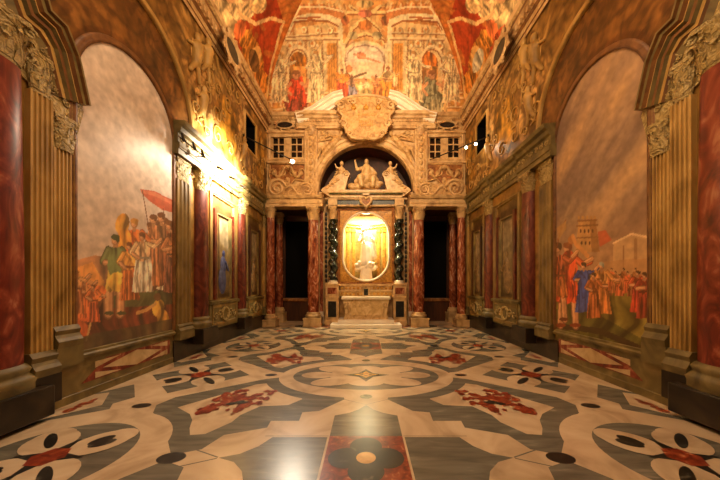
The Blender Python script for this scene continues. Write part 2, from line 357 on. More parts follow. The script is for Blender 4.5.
# ------------------------------------------------------------ floor
def build_floor():
    mb = MB(); mats = [M['cream'], M['grey'], M['red'], M['black'], M['green'], M['yellow']]
    Y0, Y1 = -2.4, 12.3
    mb.box(-R-.2, R+.2, Y0, Y1, -.2, 0, 0)
    sheets = []; call = [0]
    def sheet(P, m, lay):
        sheets.append((lay, call[0], [(max(-R-.05, min(R+.05, x)), y) for x, y in P], m))
    cells = []
    for c in (.2, 4.8, 9.4):
        for sy in (-1, 1):
            for sx in (-1, 1): cells.append((c, sx, sy))
    def q(P, m, lay):                   # one quarter of the pattern, mirrored about both axes
        call[0] += 1
        for c, sx, sy in cells:
            ps = [(sx*x, c+sy*v) for x, v in P]
            ps = [(x, y) for x, y in ps if 1]
            if min(y for _, y in ps) > 10.75 or max(y for _, y in ps) < -2.2: continue
            sheet([(x, min(y, 10.8)) for x, y in ps], m, lay)
    def full(cx, cv_, shape, m, lay):   # shape about a centre on the axes: fn(sx) -> points
        call[0] += 1
        for c in (.2, 4.8, 9.4):
            for sx in ((-1, 1) if cx else (1,)):
                for sv in ((-1, 1) if 0 < cv_ < 2.25 else (1,)):
                    sheet([(sx*(cx+x), min(10.8, c+sv*cv_+sv*y)) for x, y in shape], m, lay)
    def oval(rx, ry, n=30, rot=0, cx=0, cy=0):
        return [(cx+rx*cos(t)*cos(rot)-ry*sin(t)*sin(rot), cy+rx*cos(t)*sin(rot)+ry*sin(t)*cos(rot)) for t in np.linspace(0, 2*pi, n, endpoint=False)]
    def arcp(cx, cv_, rx, ry, a0, a1, n=10): return [(cx+rx*cos(t), cv_+ry*sin(t)) for t in np.linspace(a0, a1, n)]
    # grey band field between the ovals, rounds and diamonds
    q([(2.55,.95),(2.62,1.2),(2.5,1.42)]+[(2.1,1.72),(1.93,2.0),(1.72,2.26)]+[(1.5,2.17),(1.42,1.92),(1.04,1.77),(1.05,1.62),(.74,1.62),(.75,1.41),(.56,1.37),(.28,1.02),(.3,.95)]+arcp(0,0,1.42,.98,1.35,.13,14)+[(1.6,.2)], 1, 1)
    q([(2.31,1.27),(2.05,1.45),(1.93,1.6),(1.85,1.78),(1.76,1.92),(1.62,1.9),(1.47,1.65),(1.45,1.48),(1.31,1.24),(.97,1.2),(.84,1.02)]+arcp(0,0,1.62,1.16,1.02,.36,10)+[(1.66,.46)], 0, 2)
    # big central ovals
    full(0, 0, oval(1.2, .68, 60), 1, 2)
    for rx, ry, cx, cy, ro in ((.36,.19,.5,.31,.3),(.36,.19,-.5,.31,-.3),(.36,.19,.5,-.31,-.3),(.36,.19,-.5,-.31,.3),(.27,.17,.8,0,0),(.27,.17,-.8,0,0),(.28,.17,0,.36,0),(.28,.17,0,-.36,0),(.62,.34,0,0,0)):
        full(0, 0, oval(rx, ry, 24, ro, cx, cy), 0, 3)
    star = lambda a, b, k: [(x, y) for t in range(4) for x, y in ((a*[1,0,-1,0][t], b*[0,1,0,-1][t]), (k*a*[1,-1,-1,1][t], k*b*[1,1,-1,-1][t]))]
    full(0, 0, star(.4,.33,.3), 1, 4); full(0, 0, star(.3,.25,.32), 4, 5); full(0, 0, star(.2,.17,.34), 5, 6); full(0, 0, star(.12,.1,.36), 4, 6.5); full(0, 0, oval(.05,.05), 5, 7)
    full(0, .93, oval(.085,.075), 4, 3)
    # red square with the dark quatrefoil, flanking grey panels
    sq = [(-.36,-.36),(.36,-.36),(.36,.36),(-.36,.36)]
    full(0, 2.3, sq, 2, 2)
    for dx, dy in ((.19,0),(-.19,0),(0,.19),(0,-.19)): full(0, 2.3, oval(.15,.15,24,0,dx*.95,dy*.95), 3, 3)
    full(0, 2.3, oval(.15,.15), 3, 3); full(0, 2.3, oval(.085,.085), 5, 4)
    q([(0,1.94),(.36,1.94),(.36,1.49),(.2,1.42),(.09,1.33),(0,1.2)], 1, 2)
    q([(.38,1.96),(.92,1.96),(1.0,2.12),(1.12,2.24),(1.28,2.3),(.38,2.3)], 1, 2)
    q([(.37,1.935),(1.0,1.935),(1.0,1.943),(.37,1.943)], 1, 2)
    q([(0,1.185),(.28,1.02),(.285,1.028),(0,1.195)], 1, 2)
    q([(1.29,2.285),(1.55,2.17),(1.56,2.18),(1.29,2.3)], 1, 2)
    # black ovals
    full(1.69, 2.3, oval(.12,.085), 3, 2); full(2.79, 1.22, oval(.11,.075), 3, 2); full(1.58, 0, oval(.1,.06), 3, 3)
    # round medallions by the walls
    def lobes(cx, cv_, r, lay, scale=1.0):
        k = r
        for a in (pi/4, 3*pi/4, 5*pi/4, 7*pi/4):
            full(cx, cv_, oval(.4*k,.33*k,22,a,.55*k*cos(a),.55*k*sin(a)), 0, lay)
            full(cx, cv_, oval(.26*k,.26*k,18,0,.72*k*cos(a),.78*k*sin(a)), 0, lay)
            if a in (pi/4, 5*pi/4): full(cx, cv_, oval(.3*k,.075*k,16,a,.6*k*cos(a),.6*k*sin(a)), 3, lay+2)
            else:
                for e in (-.06, .06): full(cx, cv_, oval(.17*k,.1*k,14,a+3*e,.56*k*cos(a)-e*k*sin(a),.56*k*sin(a)+e*k*cos(a)), 3, lay+2)
        full(cx, cv_, star(.5*k,.5*k,.22), 3, lay+3)
        full(cx, cv_, [(.24*k*cos(t), .24*k*sin(t)) for t in np.linspace(0, 2*pi, 6, endpoint=False)], 2, lay+4)
    full(2.76, 2.3, oval(.9,.9,56), 0, 3); full(2.76, 2.3, oval(.63,.63,48), 1, 4); lobes(2.76, 2.3, .62, 5)
    # diamonds
    full(2.75, 0, [(.81,0),(0,.81),(-.81,0),(0,-.81)], 1, 2)
    full(2.75, 0, [(.72,0),(0,.72),(-.72,0),(0,-.72)], 1, 3); lobes(2.75, 0, .7, 4)
    # bands and white triangles along the walls
    q([(3.1,1.32),(3.2,1.16),(3.09,.95),(3.5,.45),(3.64,.66),(3.75,.8),(3.75,1.95),(3.64,1.98),(3.63,1.9),(3.54,1.62)], 1, 1)
    q([(3.3,1.2),(3.58,.78),(3.75,.86),(3.75,1.8),(3.62,1.6)], 0, 2)
    for a in range(4): full(3.55, 1.05+.1*a, oval(.03+.05*(a%2),.06,10,.6*a,0,0), 2, 3)
    # red figured inlays
    random.seed(11)
    spl = [(1.95,1.4,.1),(1.86,1.28,.11),(1.76,1.16,.1),(1.66,1.08,.11),(1.58,1.0,.1),(1.48,.9,.08),(1.38,.8,.07),(1.76,.93,.1),(1.84,.82,.11),(1.92,.98,.08),(1.68,.8,.07),(1.5,1.18,.09),(1.42,1.22,.08),(1.6,1.26,.07),(1.4,1.06,.07),(1.9,1.1,.06),(1.56,1.38,.05)]
    for x, v, r in spl:
        for h in range(5):
            ox = x+random.uniform(-.09,.09); oy = v+random.uniform(-.09,.09); rr = r*random.uniform(.35,.8)
            P = [(ox-1.64+rr*random.uniform(.55,1.3)*cos(t), oy-1.1+rr*random.uniform(.55,1.3)*sin(t)) for t in np.linspace(0, 2*pi, 9, endpoint=False)]
            full(1.64, 1.1, P, 2, 4+.1*h)
    for dx, dy in ((0,0),(.07,.05),(-.06,.03)): full(1.62, 1.12, oval(.07,.035,10,.5,dx,dy), 3, 6)
    sheets.sort(key=lambda e: (e[0], e[1])); last = None; z = 0
    for lay, cl, P, m in sheets:
        if (lay, cl) != last: z += .00006; last = (lay, cl)
        mb.add([(x, y, z) for x, y in P], [tuple(range(len(P)))], m)
    return struct('floor', mb, mats)
build_floor()

# ------------------------------------------------------------ measuring: picture position -> place on a wall or on the vault
def wall_at(px, py, d=0.0):
    Y = (R-d)*F/max(abs(px-366), 1e-3); return (Y, EYE+(285-py)*Y/F)
ZV, HV = 7.9, 3.2
def zv(d): d = np.clip(d, 0, R); return ZV+HV*np.sqrt(np.clip(1-(1-d/R)**2, 0, 1))
def vault_at(px, py):
    dx = (px-366)/F; dz = (285-py)/F; Y = 3.0
    while Y < YB:
        d = min(YB-Y, R-abs(dx)*Y)
        if d <= 0 or EYE+dz*Y > zv(d): break
        Y += .02
    return dx*Y, Y, max(0.0, min(YB-Y, R-abs(dx)*Y))
dS = np.concatenate([R*(1-np.cos(np.linspace(0, pi/2, 1500)))]); sS = np.concatenate([[0], np.cumsum(np.hypot(np.diff(dS), np.diff(zv(dS))))])
arc = lambda d: np.interp(d, dS, sS)
dep = lambda s: np.interp(s, sS, dS)

# ------------------------------------------------------------ side walls
def wall_painter(sd):
    def paint(cv):
        A, B = cv.A, cv.B
        cv.C *= (.75+.5*fbm(A*1.5, B*.8, 5))[:,None]
        up = np.nonzero(B > 4.4)[0]
        cv.scroll(up, 1.1, srgb(206,160,86), .75, 3+sd); cv.scroll(up, 2.0, srgb(120,78,34), .6, 8+sd, .3)
        # brown vaulted band round the arched fresco
        oy = 4.68+(.06 if sd > 0 else 0); a = A-oy
        band = np.nonzero((B > 4.3)&(np.hypot(a, B-4.74) < 1.46))[0]
        cv.C[band] = srgb(128,84,36)*(.6+.8*fbm(A[band]*2, B[band]*2, 2))[:,None]
        cv.scroll(band, 1.0, srgb(156,104,48), .8, 4); cv.scroll(band, 1.7, srgb(92,56,24), .7, 14)
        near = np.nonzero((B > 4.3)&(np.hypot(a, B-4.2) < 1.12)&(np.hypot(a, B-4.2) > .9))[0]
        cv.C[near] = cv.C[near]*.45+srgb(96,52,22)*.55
        # panels of the far bay
        def rect(y0, y1, z0, z1, c, al=1): cv.poly([(y0,z0),(y1,z0),(y1,z1),(y0,z1)], srgb(*c), al, px=False)
        for y0, y1 in ((6.85,8.3),(8.95,10.4)):
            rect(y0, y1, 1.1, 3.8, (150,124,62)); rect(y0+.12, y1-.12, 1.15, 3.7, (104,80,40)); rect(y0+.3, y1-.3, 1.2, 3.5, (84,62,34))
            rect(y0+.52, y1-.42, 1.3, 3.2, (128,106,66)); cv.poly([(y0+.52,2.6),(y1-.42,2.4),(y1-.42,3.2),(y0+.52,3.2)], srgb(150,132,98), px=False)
        # gold ground of the spandrel, tall gilt panels and putti
        for y0, y1, z0, z1 in ((7.15,8.5,4.9,6.6),(9.9,10.7,4.9,7.0)):
            cv.ell((y0+y1)/2, (z0+z1)/2, (y1-y0)/2, (z1-z0)/2, srgb(168,118,40), 0, 1, False, 4); cv.ell((y0+y1)/2, (z0+z1)/2, (y1-y0)/2-.12, (z1-z0)/2-.14, srgb(186,138,48), 0, .8, False, 3)
        for y0, z0, h in ((6.35,6.0,1.1),(6.75,6.3,1.0),(6.5,5.2,.9),(7.0,5.0,.8),(8.6,5.4,1.1),(8.75,6.6,.8)):
            cv.ell(y0, z0+.45*h, .17, .35*h, srgb(222,176,106), .25, .9, False, 5); cv.ell(y0+.05, z0+.87*h, .1, .12*h, srgb(230,190,124), 0, .9, False)
            cv.line([(y0,z0+.6*h),(y0+.3,z0+.75*h)], .09, srgb(224,180,112), .9, False); cv.line([(y0,z0+.15*h),(y0-.2,z0-.15*h)], .11, srgb(210,160,92), .9, False)
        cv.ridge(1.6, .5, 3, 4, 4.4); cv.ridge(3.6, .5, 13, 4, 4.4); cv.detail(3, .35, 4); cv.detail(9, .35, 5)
    return paint
def keep_wall(sd):
    dy = 0 if sd < 0 else .1
    def k(a, b):
        win = (a > 8.93)&(a < 9.73)&(b > 5.85)&(b < 6.85)
        return ~win
    return k
def side_wall(sd, name):
    us = np.concatenate([np.arange(-.5, 2.5, .3), np.arange(2.5, 11.0, .03)]); vs_ = np.concatenate([np.arange(0, 4.2, .06), np.arange(4.2, 8.0, .03)])
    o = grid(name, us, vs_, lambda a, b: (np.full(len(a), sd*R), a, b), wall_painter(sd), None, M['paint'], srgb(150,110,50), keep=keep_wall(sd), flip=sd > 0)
    o['kind'] = 'structure'
side_wall(-1, 'wall_left'); side_wall(1, 'wall_right')

def fresco_left(cv):
    A, B = cv.A, cv.B; c = srgb
    t = np.clip((3.2-B)/1.5, 0, 1); cv.mix(slice(None), c(212,170,128), t*.6)
    k = np.clip((fbm(A*1.1, B*2.0, 8)-.5)*3, -1, 1); cv.mix(slice(None), c(240,224,206), np.clip(k,0,1)*.4); cv.mix(slice(None), c(182,158,144), np.clip(-k,0,1)*.45)
    cv.poly([(70,262),(95,255),(130,262),(178,262),(178,350),(70,350)], c(178,120,74), .9, fold=3)
    cv.poly([(70,270),(92,262),(104,282),(100,300),(70,305)], c(206,140,72), 1, fold=5)
    cv.poly([(70,302),(178,292),(178,345),(70,352)], c(120,48,22), 1, fold=4)
    cv.poly([(110,296),(178,288),(178,304),(112,308)], c(92,96,52), 1, fold=3)
    for x, y, h, r, tp in ((150,288,66,(206,150,88),(216,160,96)),(157,290,70,(120,74,46),(150,96,56)),(164,289,72,(228,206,170),(140,88,50)),(169,290,70,(222,196,160),(150,70,40)),(161,286,74,(160,90,50),(128,84,50)),(153,286,72,(190,120,70),(200,130,80))):
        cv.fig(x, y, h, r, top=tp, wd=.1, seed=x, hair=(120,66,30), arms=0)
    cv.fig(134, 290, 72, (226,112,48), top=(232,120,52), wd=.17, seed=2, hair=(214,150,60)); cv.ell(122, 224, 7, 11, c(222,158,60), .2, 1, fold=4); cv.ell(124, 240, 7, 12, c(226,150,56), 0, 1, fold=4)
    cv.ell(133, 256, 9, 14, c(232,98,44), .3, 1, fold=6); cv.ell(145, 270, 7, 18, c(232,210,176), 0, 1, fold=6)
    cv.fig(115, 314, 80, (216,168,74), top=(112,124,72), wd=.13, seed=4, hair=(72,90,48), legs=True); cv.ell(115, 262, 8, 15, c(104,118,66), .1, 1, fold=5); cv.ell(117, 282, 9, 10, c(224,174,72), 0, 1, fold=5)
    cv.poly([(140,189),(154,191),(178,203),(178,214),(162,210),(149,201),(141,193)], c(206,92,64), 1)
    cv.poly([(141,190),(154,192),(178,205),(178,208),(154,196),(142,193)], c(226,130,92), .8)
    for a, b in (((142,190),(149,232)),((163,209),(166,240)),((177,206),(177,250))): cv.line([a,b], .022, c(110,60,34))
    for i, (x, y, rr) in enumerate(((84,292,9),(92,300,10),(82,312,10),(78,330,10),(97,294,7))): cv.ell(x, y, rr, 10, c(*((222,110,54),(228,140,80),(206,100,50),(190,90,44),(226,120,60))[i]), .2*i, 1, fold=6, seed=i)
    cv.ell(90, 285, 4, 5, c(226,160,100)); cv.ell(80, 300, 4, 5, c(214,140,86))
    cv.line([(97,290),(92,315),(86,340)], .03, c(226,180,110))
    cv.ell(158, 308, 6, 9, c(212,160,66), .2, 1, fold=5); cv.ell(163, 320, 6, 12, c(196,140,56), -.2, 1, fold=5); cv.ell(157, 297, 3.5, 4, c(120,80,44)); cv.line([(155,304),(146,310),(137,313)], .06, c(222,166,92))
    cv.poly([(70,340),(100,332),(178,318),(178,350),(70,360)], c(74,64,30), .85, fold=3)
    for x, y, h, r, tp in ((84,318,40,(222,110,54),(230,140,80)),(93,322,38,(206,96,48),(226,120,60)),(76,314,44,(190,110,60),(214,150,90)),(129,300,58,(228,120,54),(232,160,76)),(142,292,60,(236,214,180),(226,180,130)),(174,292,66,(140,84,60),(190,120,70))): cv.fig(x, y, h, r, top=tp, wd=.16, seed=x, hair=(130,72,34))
    cv.detail(5, .1, 3); cv.detail(13, .2, 5); cv.C = cv.C*.86+.14*c(214,184,150)
def fresco_right(cv):
    A, B = cv.A, cv.B; c = srgb
    u = A*.7+B*.7; v = A*.7-B*.7
    k = np.clip((fbm(u*2.0, v*.45, 7)-.5)*4+(fbm(u*5, v*1.0, 17)-.5)*2, -1, 1); cv.mix(slice(None), c(206,164,116), np.clip(k,0,1)*.8); cv.mix(slice(None), c(112,92,86), np.clip(-k,0,1)*.75)
    t = np.clip((3.0-B)/1.3, 0, 1); cv.mix(slice(None), c(198,140,84), t*.55)
    cv.poly([(579,220),(596,219),(600,252),(576,252)], c(204,150,88), .95); cv.poly([(590,220),(596,219),(600,252),(592,252)], c(150,100,56), .8); cv.line([(577,226),(598,225)], .03, c(140,92,50)); cv.line([(577,238),(599,237)], .025, c(150,100,56))
    for q in range(4): cv.ell(581+4*q, 231, 1, 2, c(96,60,34))
    for q in range(3): cv.ell(582+4*q, 243, 1, 2, c(96,60,34))
    for q in range(5): cv.poly([(578+4*q,219),(580.5+4*q,219),(580.5+4*q,216),(578+4*q,216)], c(196,142,82))
    cv.line([(578,221),(597,220)], .03, c(150,96,52))
    cv.poly([(614,243),(632,234),(648,237),(648,285),(612,288)], c(210,166,116), .9); cv.line([(614,243),(632,234),(648,237)], .03, c(236,200,150)); cv.line([(624,246),(624,286)], .03, c(160,116,76)); cv.line([(636,240),(636,286)], .05, c(176,130,86)); cv.poly([(598,262),(648,258),(648,290),(598,292)], c(196,142,90), .7)
    cv.poly([(550,268),(648,280),(648,352),(550,342)], c(132,116,46), 1, fold=2)
    cv.poly([(550,312),(575,302),(612,322),(648,342),(648,356),(550,345)], c(84,82,32), .9, fold=2); cv.line([(560,326),(600,331),(648,352)], .1, c(58,44,22))
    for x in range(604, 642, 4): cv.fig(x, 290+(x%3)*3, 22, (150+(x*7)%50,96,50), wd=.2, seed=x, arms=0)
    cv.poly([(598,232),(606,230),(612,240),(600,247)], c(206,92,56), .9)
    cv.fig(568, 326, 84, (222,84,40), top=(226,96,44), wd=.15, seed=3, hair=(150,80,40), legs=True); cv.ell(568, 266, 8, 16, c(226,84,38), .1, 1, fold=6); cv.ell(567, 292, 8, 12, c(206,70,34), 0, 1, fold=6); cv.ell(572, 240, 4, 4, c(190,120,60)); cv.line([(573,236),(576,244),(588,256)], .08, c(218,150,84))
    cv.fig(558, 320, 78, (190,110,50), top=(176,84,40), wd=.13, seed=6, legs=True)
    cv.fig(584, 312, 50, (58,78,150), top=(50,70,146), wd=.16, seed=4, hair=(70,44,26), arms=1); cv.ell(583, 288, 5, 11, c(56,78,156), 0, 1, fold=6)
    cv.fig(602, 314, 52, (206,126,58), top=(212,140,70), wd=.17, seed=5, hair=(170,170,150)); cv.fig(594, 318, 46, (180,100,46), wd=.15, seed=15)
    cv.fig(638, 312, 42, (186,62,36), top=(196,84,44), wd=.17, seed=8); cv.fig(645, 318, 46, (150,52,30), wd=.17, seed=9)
    cv.line([(558,240),(566,220)], .03, c(150,90,50)); cv.line([(553,262),(562,228)], .03, c(140,80,44)); cv.poly([(557,228),(566,221),(567,228),(559,240)], c(190,140,80), .8)
    cv.detail(5, .1, 3); cv.detail(13, .2, 5); cv.C = cv.C*.88+.12*c(180,136,84)
def arched(sd, painter, dy, label, base):
    cy = 4.64+dy; z0, zs, r = .62, 4.2, .935
    A = []; us = np.linspace(cy-r, cy+r, 150); vs_ = np.linspace(z0, zs+r, 350)
    kp = lambda a, b: (b < zs) | (np.hypot(a-cy, b-zs) < r)
    o = grid('wall_fresco', us, vs_, lambda a, b: (np.full(len(a), sd*(R-.006)), a, b), painter, wall_at, M['paintf'], base, keep=kp, flip=sd > 0)
    tag(o, label, 'fresco')
    t = thing('fresco_arch', 'brown gilded moulding framing the arched %s' % ('fresco with red canopy, left wall' if sd < 0 else 'fresco with tower, right wall'), 'arch moulding', (sd*R, cy, z0), 'mouldings round the arched frescoes')
    mb = MB(); pth = [(cy-r, z0)]+[(cy+r*cos(q), zs+r*sin(q)) for q in np.linspace(pi, 0, 40)]+[(cy+r, z0)]
    mb.ring(pth, [(-.01,0),(-.01,.03),(.03,.04),(.05,.02),(.08,.035),(.1,0)], m=0, smooth=True); mb.map(side_map(sd)); obj('inner_moulding', mb, M['brownp'], t)
    mb = MB(); c2 = 4.68+dy*.6; pth = [(c2+1.44*cos(q), 4.74+1.44*sin(q)) for q in np.linspace(pi*.97, -.05, 50)]
    mb.ring(pth, [(0,0),(0,.05),(.03,.07),(.05,.04),(.09,.06),(.12,0)], smooth=True); mb.map(side_map(sd)); obj('outer_moulding', mb, M['ochre'], t)
M['brownp'] = noise_mat('painted_brown_moulding', [(.3,(84,50,22)),(.7,(140,92,44))], 5, 5, .5)
arched(-1, fresco_left, 0, 'arched fresco of robed crowd under a red canopy, left wall', srgb(226,212,198))
arched(1, fresco_right, .1, 'arched fresco of soldiers before a besieged tower, right wall', srgb(172,140,110))

# ------------------------------------------------------------ vault
def vpx(px, py):
    x, y, d = vault_at(px, py); return (x, float(arc(d)))
def vpl(px, py):
    x, y, d = vault_at(px, py); return (y, float(arc(d)))
def vault_end(cv):
    A, B = cv.A, cv.B; c = srgb
    cv.C *= (.75+.5*fbm(A*1.3, B*1.3, 5))[:,None]
    allv = np.nonzero(B < 4.2)[0]; cv.scroll(allv, .9, c(250,204,128), .7, 2); cv.scroll(allv, 1.7, c(196,112,52), .55, 6, .25); cv.scroll(allv, 2.6, c(252,220,160), .5, 16, .35)
    mir = lambda P: [(730-x, y) for x, y in P]
    for P, col, kw in (([(287,24),(341,20),(344,98),(270,104),(272,75),(278,50)], (246,210,146), {}), ([(272,74),(278,48),(287,24),(281,22),(270,50),(262,90)], (196,120,58), {}),
                       ([(327,42),(336,42),(338,96),(327,96)], (228,156,60), {}), ([(270,92),(345,88),(345,112),(264,112)], (240,190,118), {}),
                       ([(264,90),(282,86),(282,106),(264,110)], (222,160,78), {})):
        cv.poly(P, c(*col), 1, **kw); cv.poly(mir(P), c(*col), 1, **kw)
    for s in (lambda P: P, mir):
        cv.line(s([(282,12),(300,8),(322,8),(341,13)]), .22, c(214,134,72)); cv.line(s([(280,22),(292,18),(310,16),(328,17),(340,22),(341,48)]), .15, c(255,236,184))
        cv.line(s([(281,27),(292,22),(310,20),(328,21),(338,26)]), .05, c(170,92,40)); cv.line(s([(297,18),(320,17)]), .05, c(196,110,60))
        for x in range(286, 340, 7): cv.line(s([(x,28),(x+1,37)]), .07, c(206,140,76) if x%2 else c(250,214,150))
        for x, y, hh in ((281,100,48),(318,92,52)): 
            P = s([(x,y)]); cv.fig(P[0][0], y, hh, (244,208,148), skin=(248,218,164), wd=.13, seed=x, hair=(226,176,104)); cv.line(s([(x-6,y-hh*.2),(x-7,y-hh*.7)]), .04, c(176,106,48)); cv.line(s([(x+7,y-hh*.2),(x+6,y-hh*.7)]), .04, c(176,106,48))
    # painted niches with seated figures
    for x, o_, robe, sk in ((298,(226,140,40),(214,64,30),(226,150,100)),(429,(220,120,36),(150,146,106),(220,150,96))):
        cv.ell(x, 64, 12, 17, c(252,222,158)); cv.ell(x, 65, 9, 14, c(*o_), fold=6); cv.poly([(x-9,65),(x+9,65),(x+9,98),(x-9,98)], c(232,160,80), 1, fold=3)
        cv.ell(x, 96, 11, 11, c(*robe), 0, 1, fold=6); cv.ell(x-1, 84, 7, 10, c(*robe), .1, 1, fold=6, seed=3); cv.ell(x, 73, 3.2, 4, c(*sk)); cv.line([(x-5,82),(x-9,90)], .09, c(*sk)); cv.line([(x+5,82),(x+9,92)], .09, c(*sk)); cv.ell(x+4, 104, 7, 5, c(*(np.array(robe)*.75)), 0, 1, fold=6)
    # open sky in the middle with a small dove, and the group below it
    cv.ell(365, 59, 24, 19, c(246,200,130)); cv.ell(365, 59, 21.5, 16.5, c(255,236,206)); cv.poly([(346,62),(384,62),(386,78),(344,78)], c(252,222,176))
    k = np.nonzero((np.hypot((A+.03)/.75, (B-vpx(365,57)[1])/.6) < 1)&(fbm(A*3, B*5, 4) > .52))[0]; cv.mix(k, c(244,200,164), .5)
    cv.ell(361, 55, 5, 3.5, c(226,140,92), .2); cv.line([(354,54),(368,58),(380,62)], .06, c(230,164,120))
    cv.poly([(336,72),(346,70),(352,76),(348,98),(334,98)], c(234,140,52), 1, fold=4); cv.ell(343, 82, 7, 10, c(230,128,40), .2, 1, fold=6); cv.ell(349, 68, 3.3, 4, c(220,140,84)); cv.line([(350,78),(358,75),(366,72)], .07, c(120,84,50))
    cv.ell(344, 93, 7, 6, c(222,74,40), 0, 1, fold=6); cv.ell(353, 93, 5, 6, c(150,140,150), 0, 1, fold=6); cv.ell(364, 86, 6, 6, c(250,210,150), 0, 1, fold=6); cv.ell(364, 80, 2.8, 3.2, c(226,150,96)); cv.ell(366, 93, 7, 5, c(190,170,110), 0, 1, fold=6)
    cv.ell(386, 86, 9, 12, c(236,150,52), -.2, 1, fold=6); cv.ell(388, 93, 10, 6, c(226,128,36), 0, 1, fold=6); cv.ell(386, 67, 3.3, 4, c(200,120,70)); cv.ell(392, 78, 5, 9, c(240,196,140), -.3, 1, fold=6); cv.line([(380,80),(372,76)], .08, c(226,160,104))
    # upper middle compartment: crossing gilt ribs and medallions
    cv.ell(365, 26, 17, 14, c(236,184,116), 0, .9); 
    for P in ([(345,44),(352,28),(366,16),(380,6)], [(385,44),(378,28),(364,16),(350,6)], [(346,12),(384,12)], [(348,38),(365,33),(382,38)]): cv.line(P, .1, c(254,222,150)); cv.line([(x+1.5,y+1.5) for x,y in P], .04, c(168,96,46))
    for x, y, rx, ry, q in ((365,25,7,5,(222,130,56)),(353,35,5,4,(190,170,120)),(377,35,5,4,(196,176,126)),(365,13,7,4,(220,120,90)),(345,20,4,5,(206,110,60)),(385,20,4,5,(206,110,60)),(365,3,9,4,(200,170,110))): cv.ell(x, y, rx, ry, c(*q), 0, .95, fold=5, seed=x)
    hi = c(255,232,178); dk = c(150,80,34); md = c(206,128,62)
    for s_ in (lambda P: P, mir):
        for x0 in (288, 306, 322, 337):            # capitals and little columns of the painted aedicule
            cv.line(s_([(x0,40),(x0-(x0<300)*5,94)]), .05, dk, .7); cv.line(s_([(x0+2.5,40),(x0+2.5-(x0<300)*5,94)]), .06, hi, .8)
        for y0, x0, x1 in ((92,268,342),(97,266,343),(104,264,330),(38,286,340),(32,284,338)):
            cv.line(s_([(x0,y0),(x1,y0-.5)]), .05, hi, .85); cv.line(s_([(x0,y0+1.8),(x1,y0+1.3)]), .04, dk, .7)
        for x in range(270, 344, 9):
            P = s_([(x+3,101)])[0]; cv.ell(P[0], P[1], 2.6, 3.4, hi, 0, .8); cv.ell(P[0]+.6, P[1]+.6, 1.6, 2.2, md, 0, .9)
        for x, y, r in ((300,44,5),(312,43,4),(290,45,4),(304,29,3.2),(318,30,3),(330,30,3),(274,80,4),(332,102,5)):
            P = s_([(x,y)])[0]; cv.ell(P[0]+.8, P[1]+.8, r, r*1.1, dk, 0, .6); cv.ell(P[0], P[1], r*.9, r, hi, 0, .7, fold=6, seed=x); cv.ell(P[0], P[1], r*.4, r*.45, c(222,140,58), 0, .9)
        for rx, w2, c2 in ((12,.08,hi),(10,.035,dk)):
            Q = s_([(298,64)])[0]; cv.line([(Q[0]+rx*cos(q), Q[1]-rx*1.5*sin(q)) for q in np.linspace(0, pi, 14)], w2, c2, .9)
        cv.line(s_([(344,44),(343,60),(345,74)]), .1, hi); cv.line(s_([(346,44),(345,60),(347,74)]), .05, dk, .7)
        for x in (329, 331.5, 334): cv.line(s_([(x,44),(x,94)]), .03, dk, .6)
        for x in range(284, 345, 5): cv.line(s_([(x,4),(x+1,8)]), .06, hi if x%2 else dk, .7)
        cv.line(s_([(282,10),(300,6),(322,6),(343,11)]), .05, hi, .9)
        for t0 in np.linspace(0, 1, 7): 
            P = s_([(262+20*t0, 88-66*t0)])[0]; cv.ell(P[0], P[1], 2.4, 3, hi, 0, .7); cv.ell(P[0]+.5, P[1]+.5, 1.3, 1.7, dk, 0, .7)
    cv.line([(343,60),(345,50),(352,44),(365,41),(378,44),(385,50),(387,60)], .08, hi); cv.line([(346,60),(348,52),(354,46.5),(365,44),(376,46.5),(382,52),(384,60)], .035, dk, .7)
    for x, y, hh, rb, tp in ((342,98,30,(226,84,44),(236,146,56)),(352,98,24,(146,140,152),(206,150,110)),(366,98,20,(214,180,110),(244,206,150)),(376,98,24,(226,130,60),(230,150,90)),(388,98,32,(230,146,44),(240,190,120))):
        cv.fig(x, y, hh, rb, top=tp, wd=.19, seed=x, hair=(150,80,40))
    for x, y, hh, rb in ((286,108,20,(236,190,120)),(333,108,18,(230,180,110)),(397,108,18,(230,180,110)),(444,108,20,(236,190,120))): cv.fig(x, y, hh, rb, skin=(244,200,144), wd=.17, seed=x, hair=(200,140,70))
    for x, o_, rb, r2, sk in ((296,-1,(214,66,34),(150,60,44),(230,156,104)),(432,1,(140,140,108),(190,176,130),(224,160,110))):
        q = c(*rb); cv.ell(x, 99, 13, 9, q*.5, 0, 1); cv.ell(x, 98, 12, 9, q, 0, 1, fold=7, seed=x); cv.ell(x+3*o_, 104, 9, 5, c(*r2), 0, 1, fold=7); cv.ell(x-1, 86, 7.5, 9, q*.45, .1, 1); cv.ell(x-1, 86, 6.8, 8.4, q, .1, 1, fold=8, seed=x+1)
        for e in (-7, -2, 4, 8): cv.line([(x+e*.5,88),(x+e,104)], .05, np.clip(q*1.8, 0, 1) if e%2 else q*.4, .8)
        cv.ell(x, 74.5, 3.8, 4.6, c(*sk)*.5); cv.ell(x-.4, 74.2, 3.2, 4.1, c(*sk)); cv.ell(x, 71.8, 3.6, 2.4, c(150,90,50)); cv.line([(x-5,82),(x-10,88),(x-5,93)], .1, c(*sk)); cv.line([(x+5,82),(x+11,86),(x+12,80)], .1, c(*sk))
    for P0 in (279, 316, 414, 451): cv.fig(P0, 100, 50, (246,214,158), skin=(250,222,170), wd=.17, seed=P0, hair=(206,150,84))
    cv.C = cv.C*.92+.08*c(250,206,140); cv.ridge(2.2, .3, 3); cv.ridge(4.5, .3, 13); cv.detail(6, .16, 5); cv.detail(14, .22, 15)
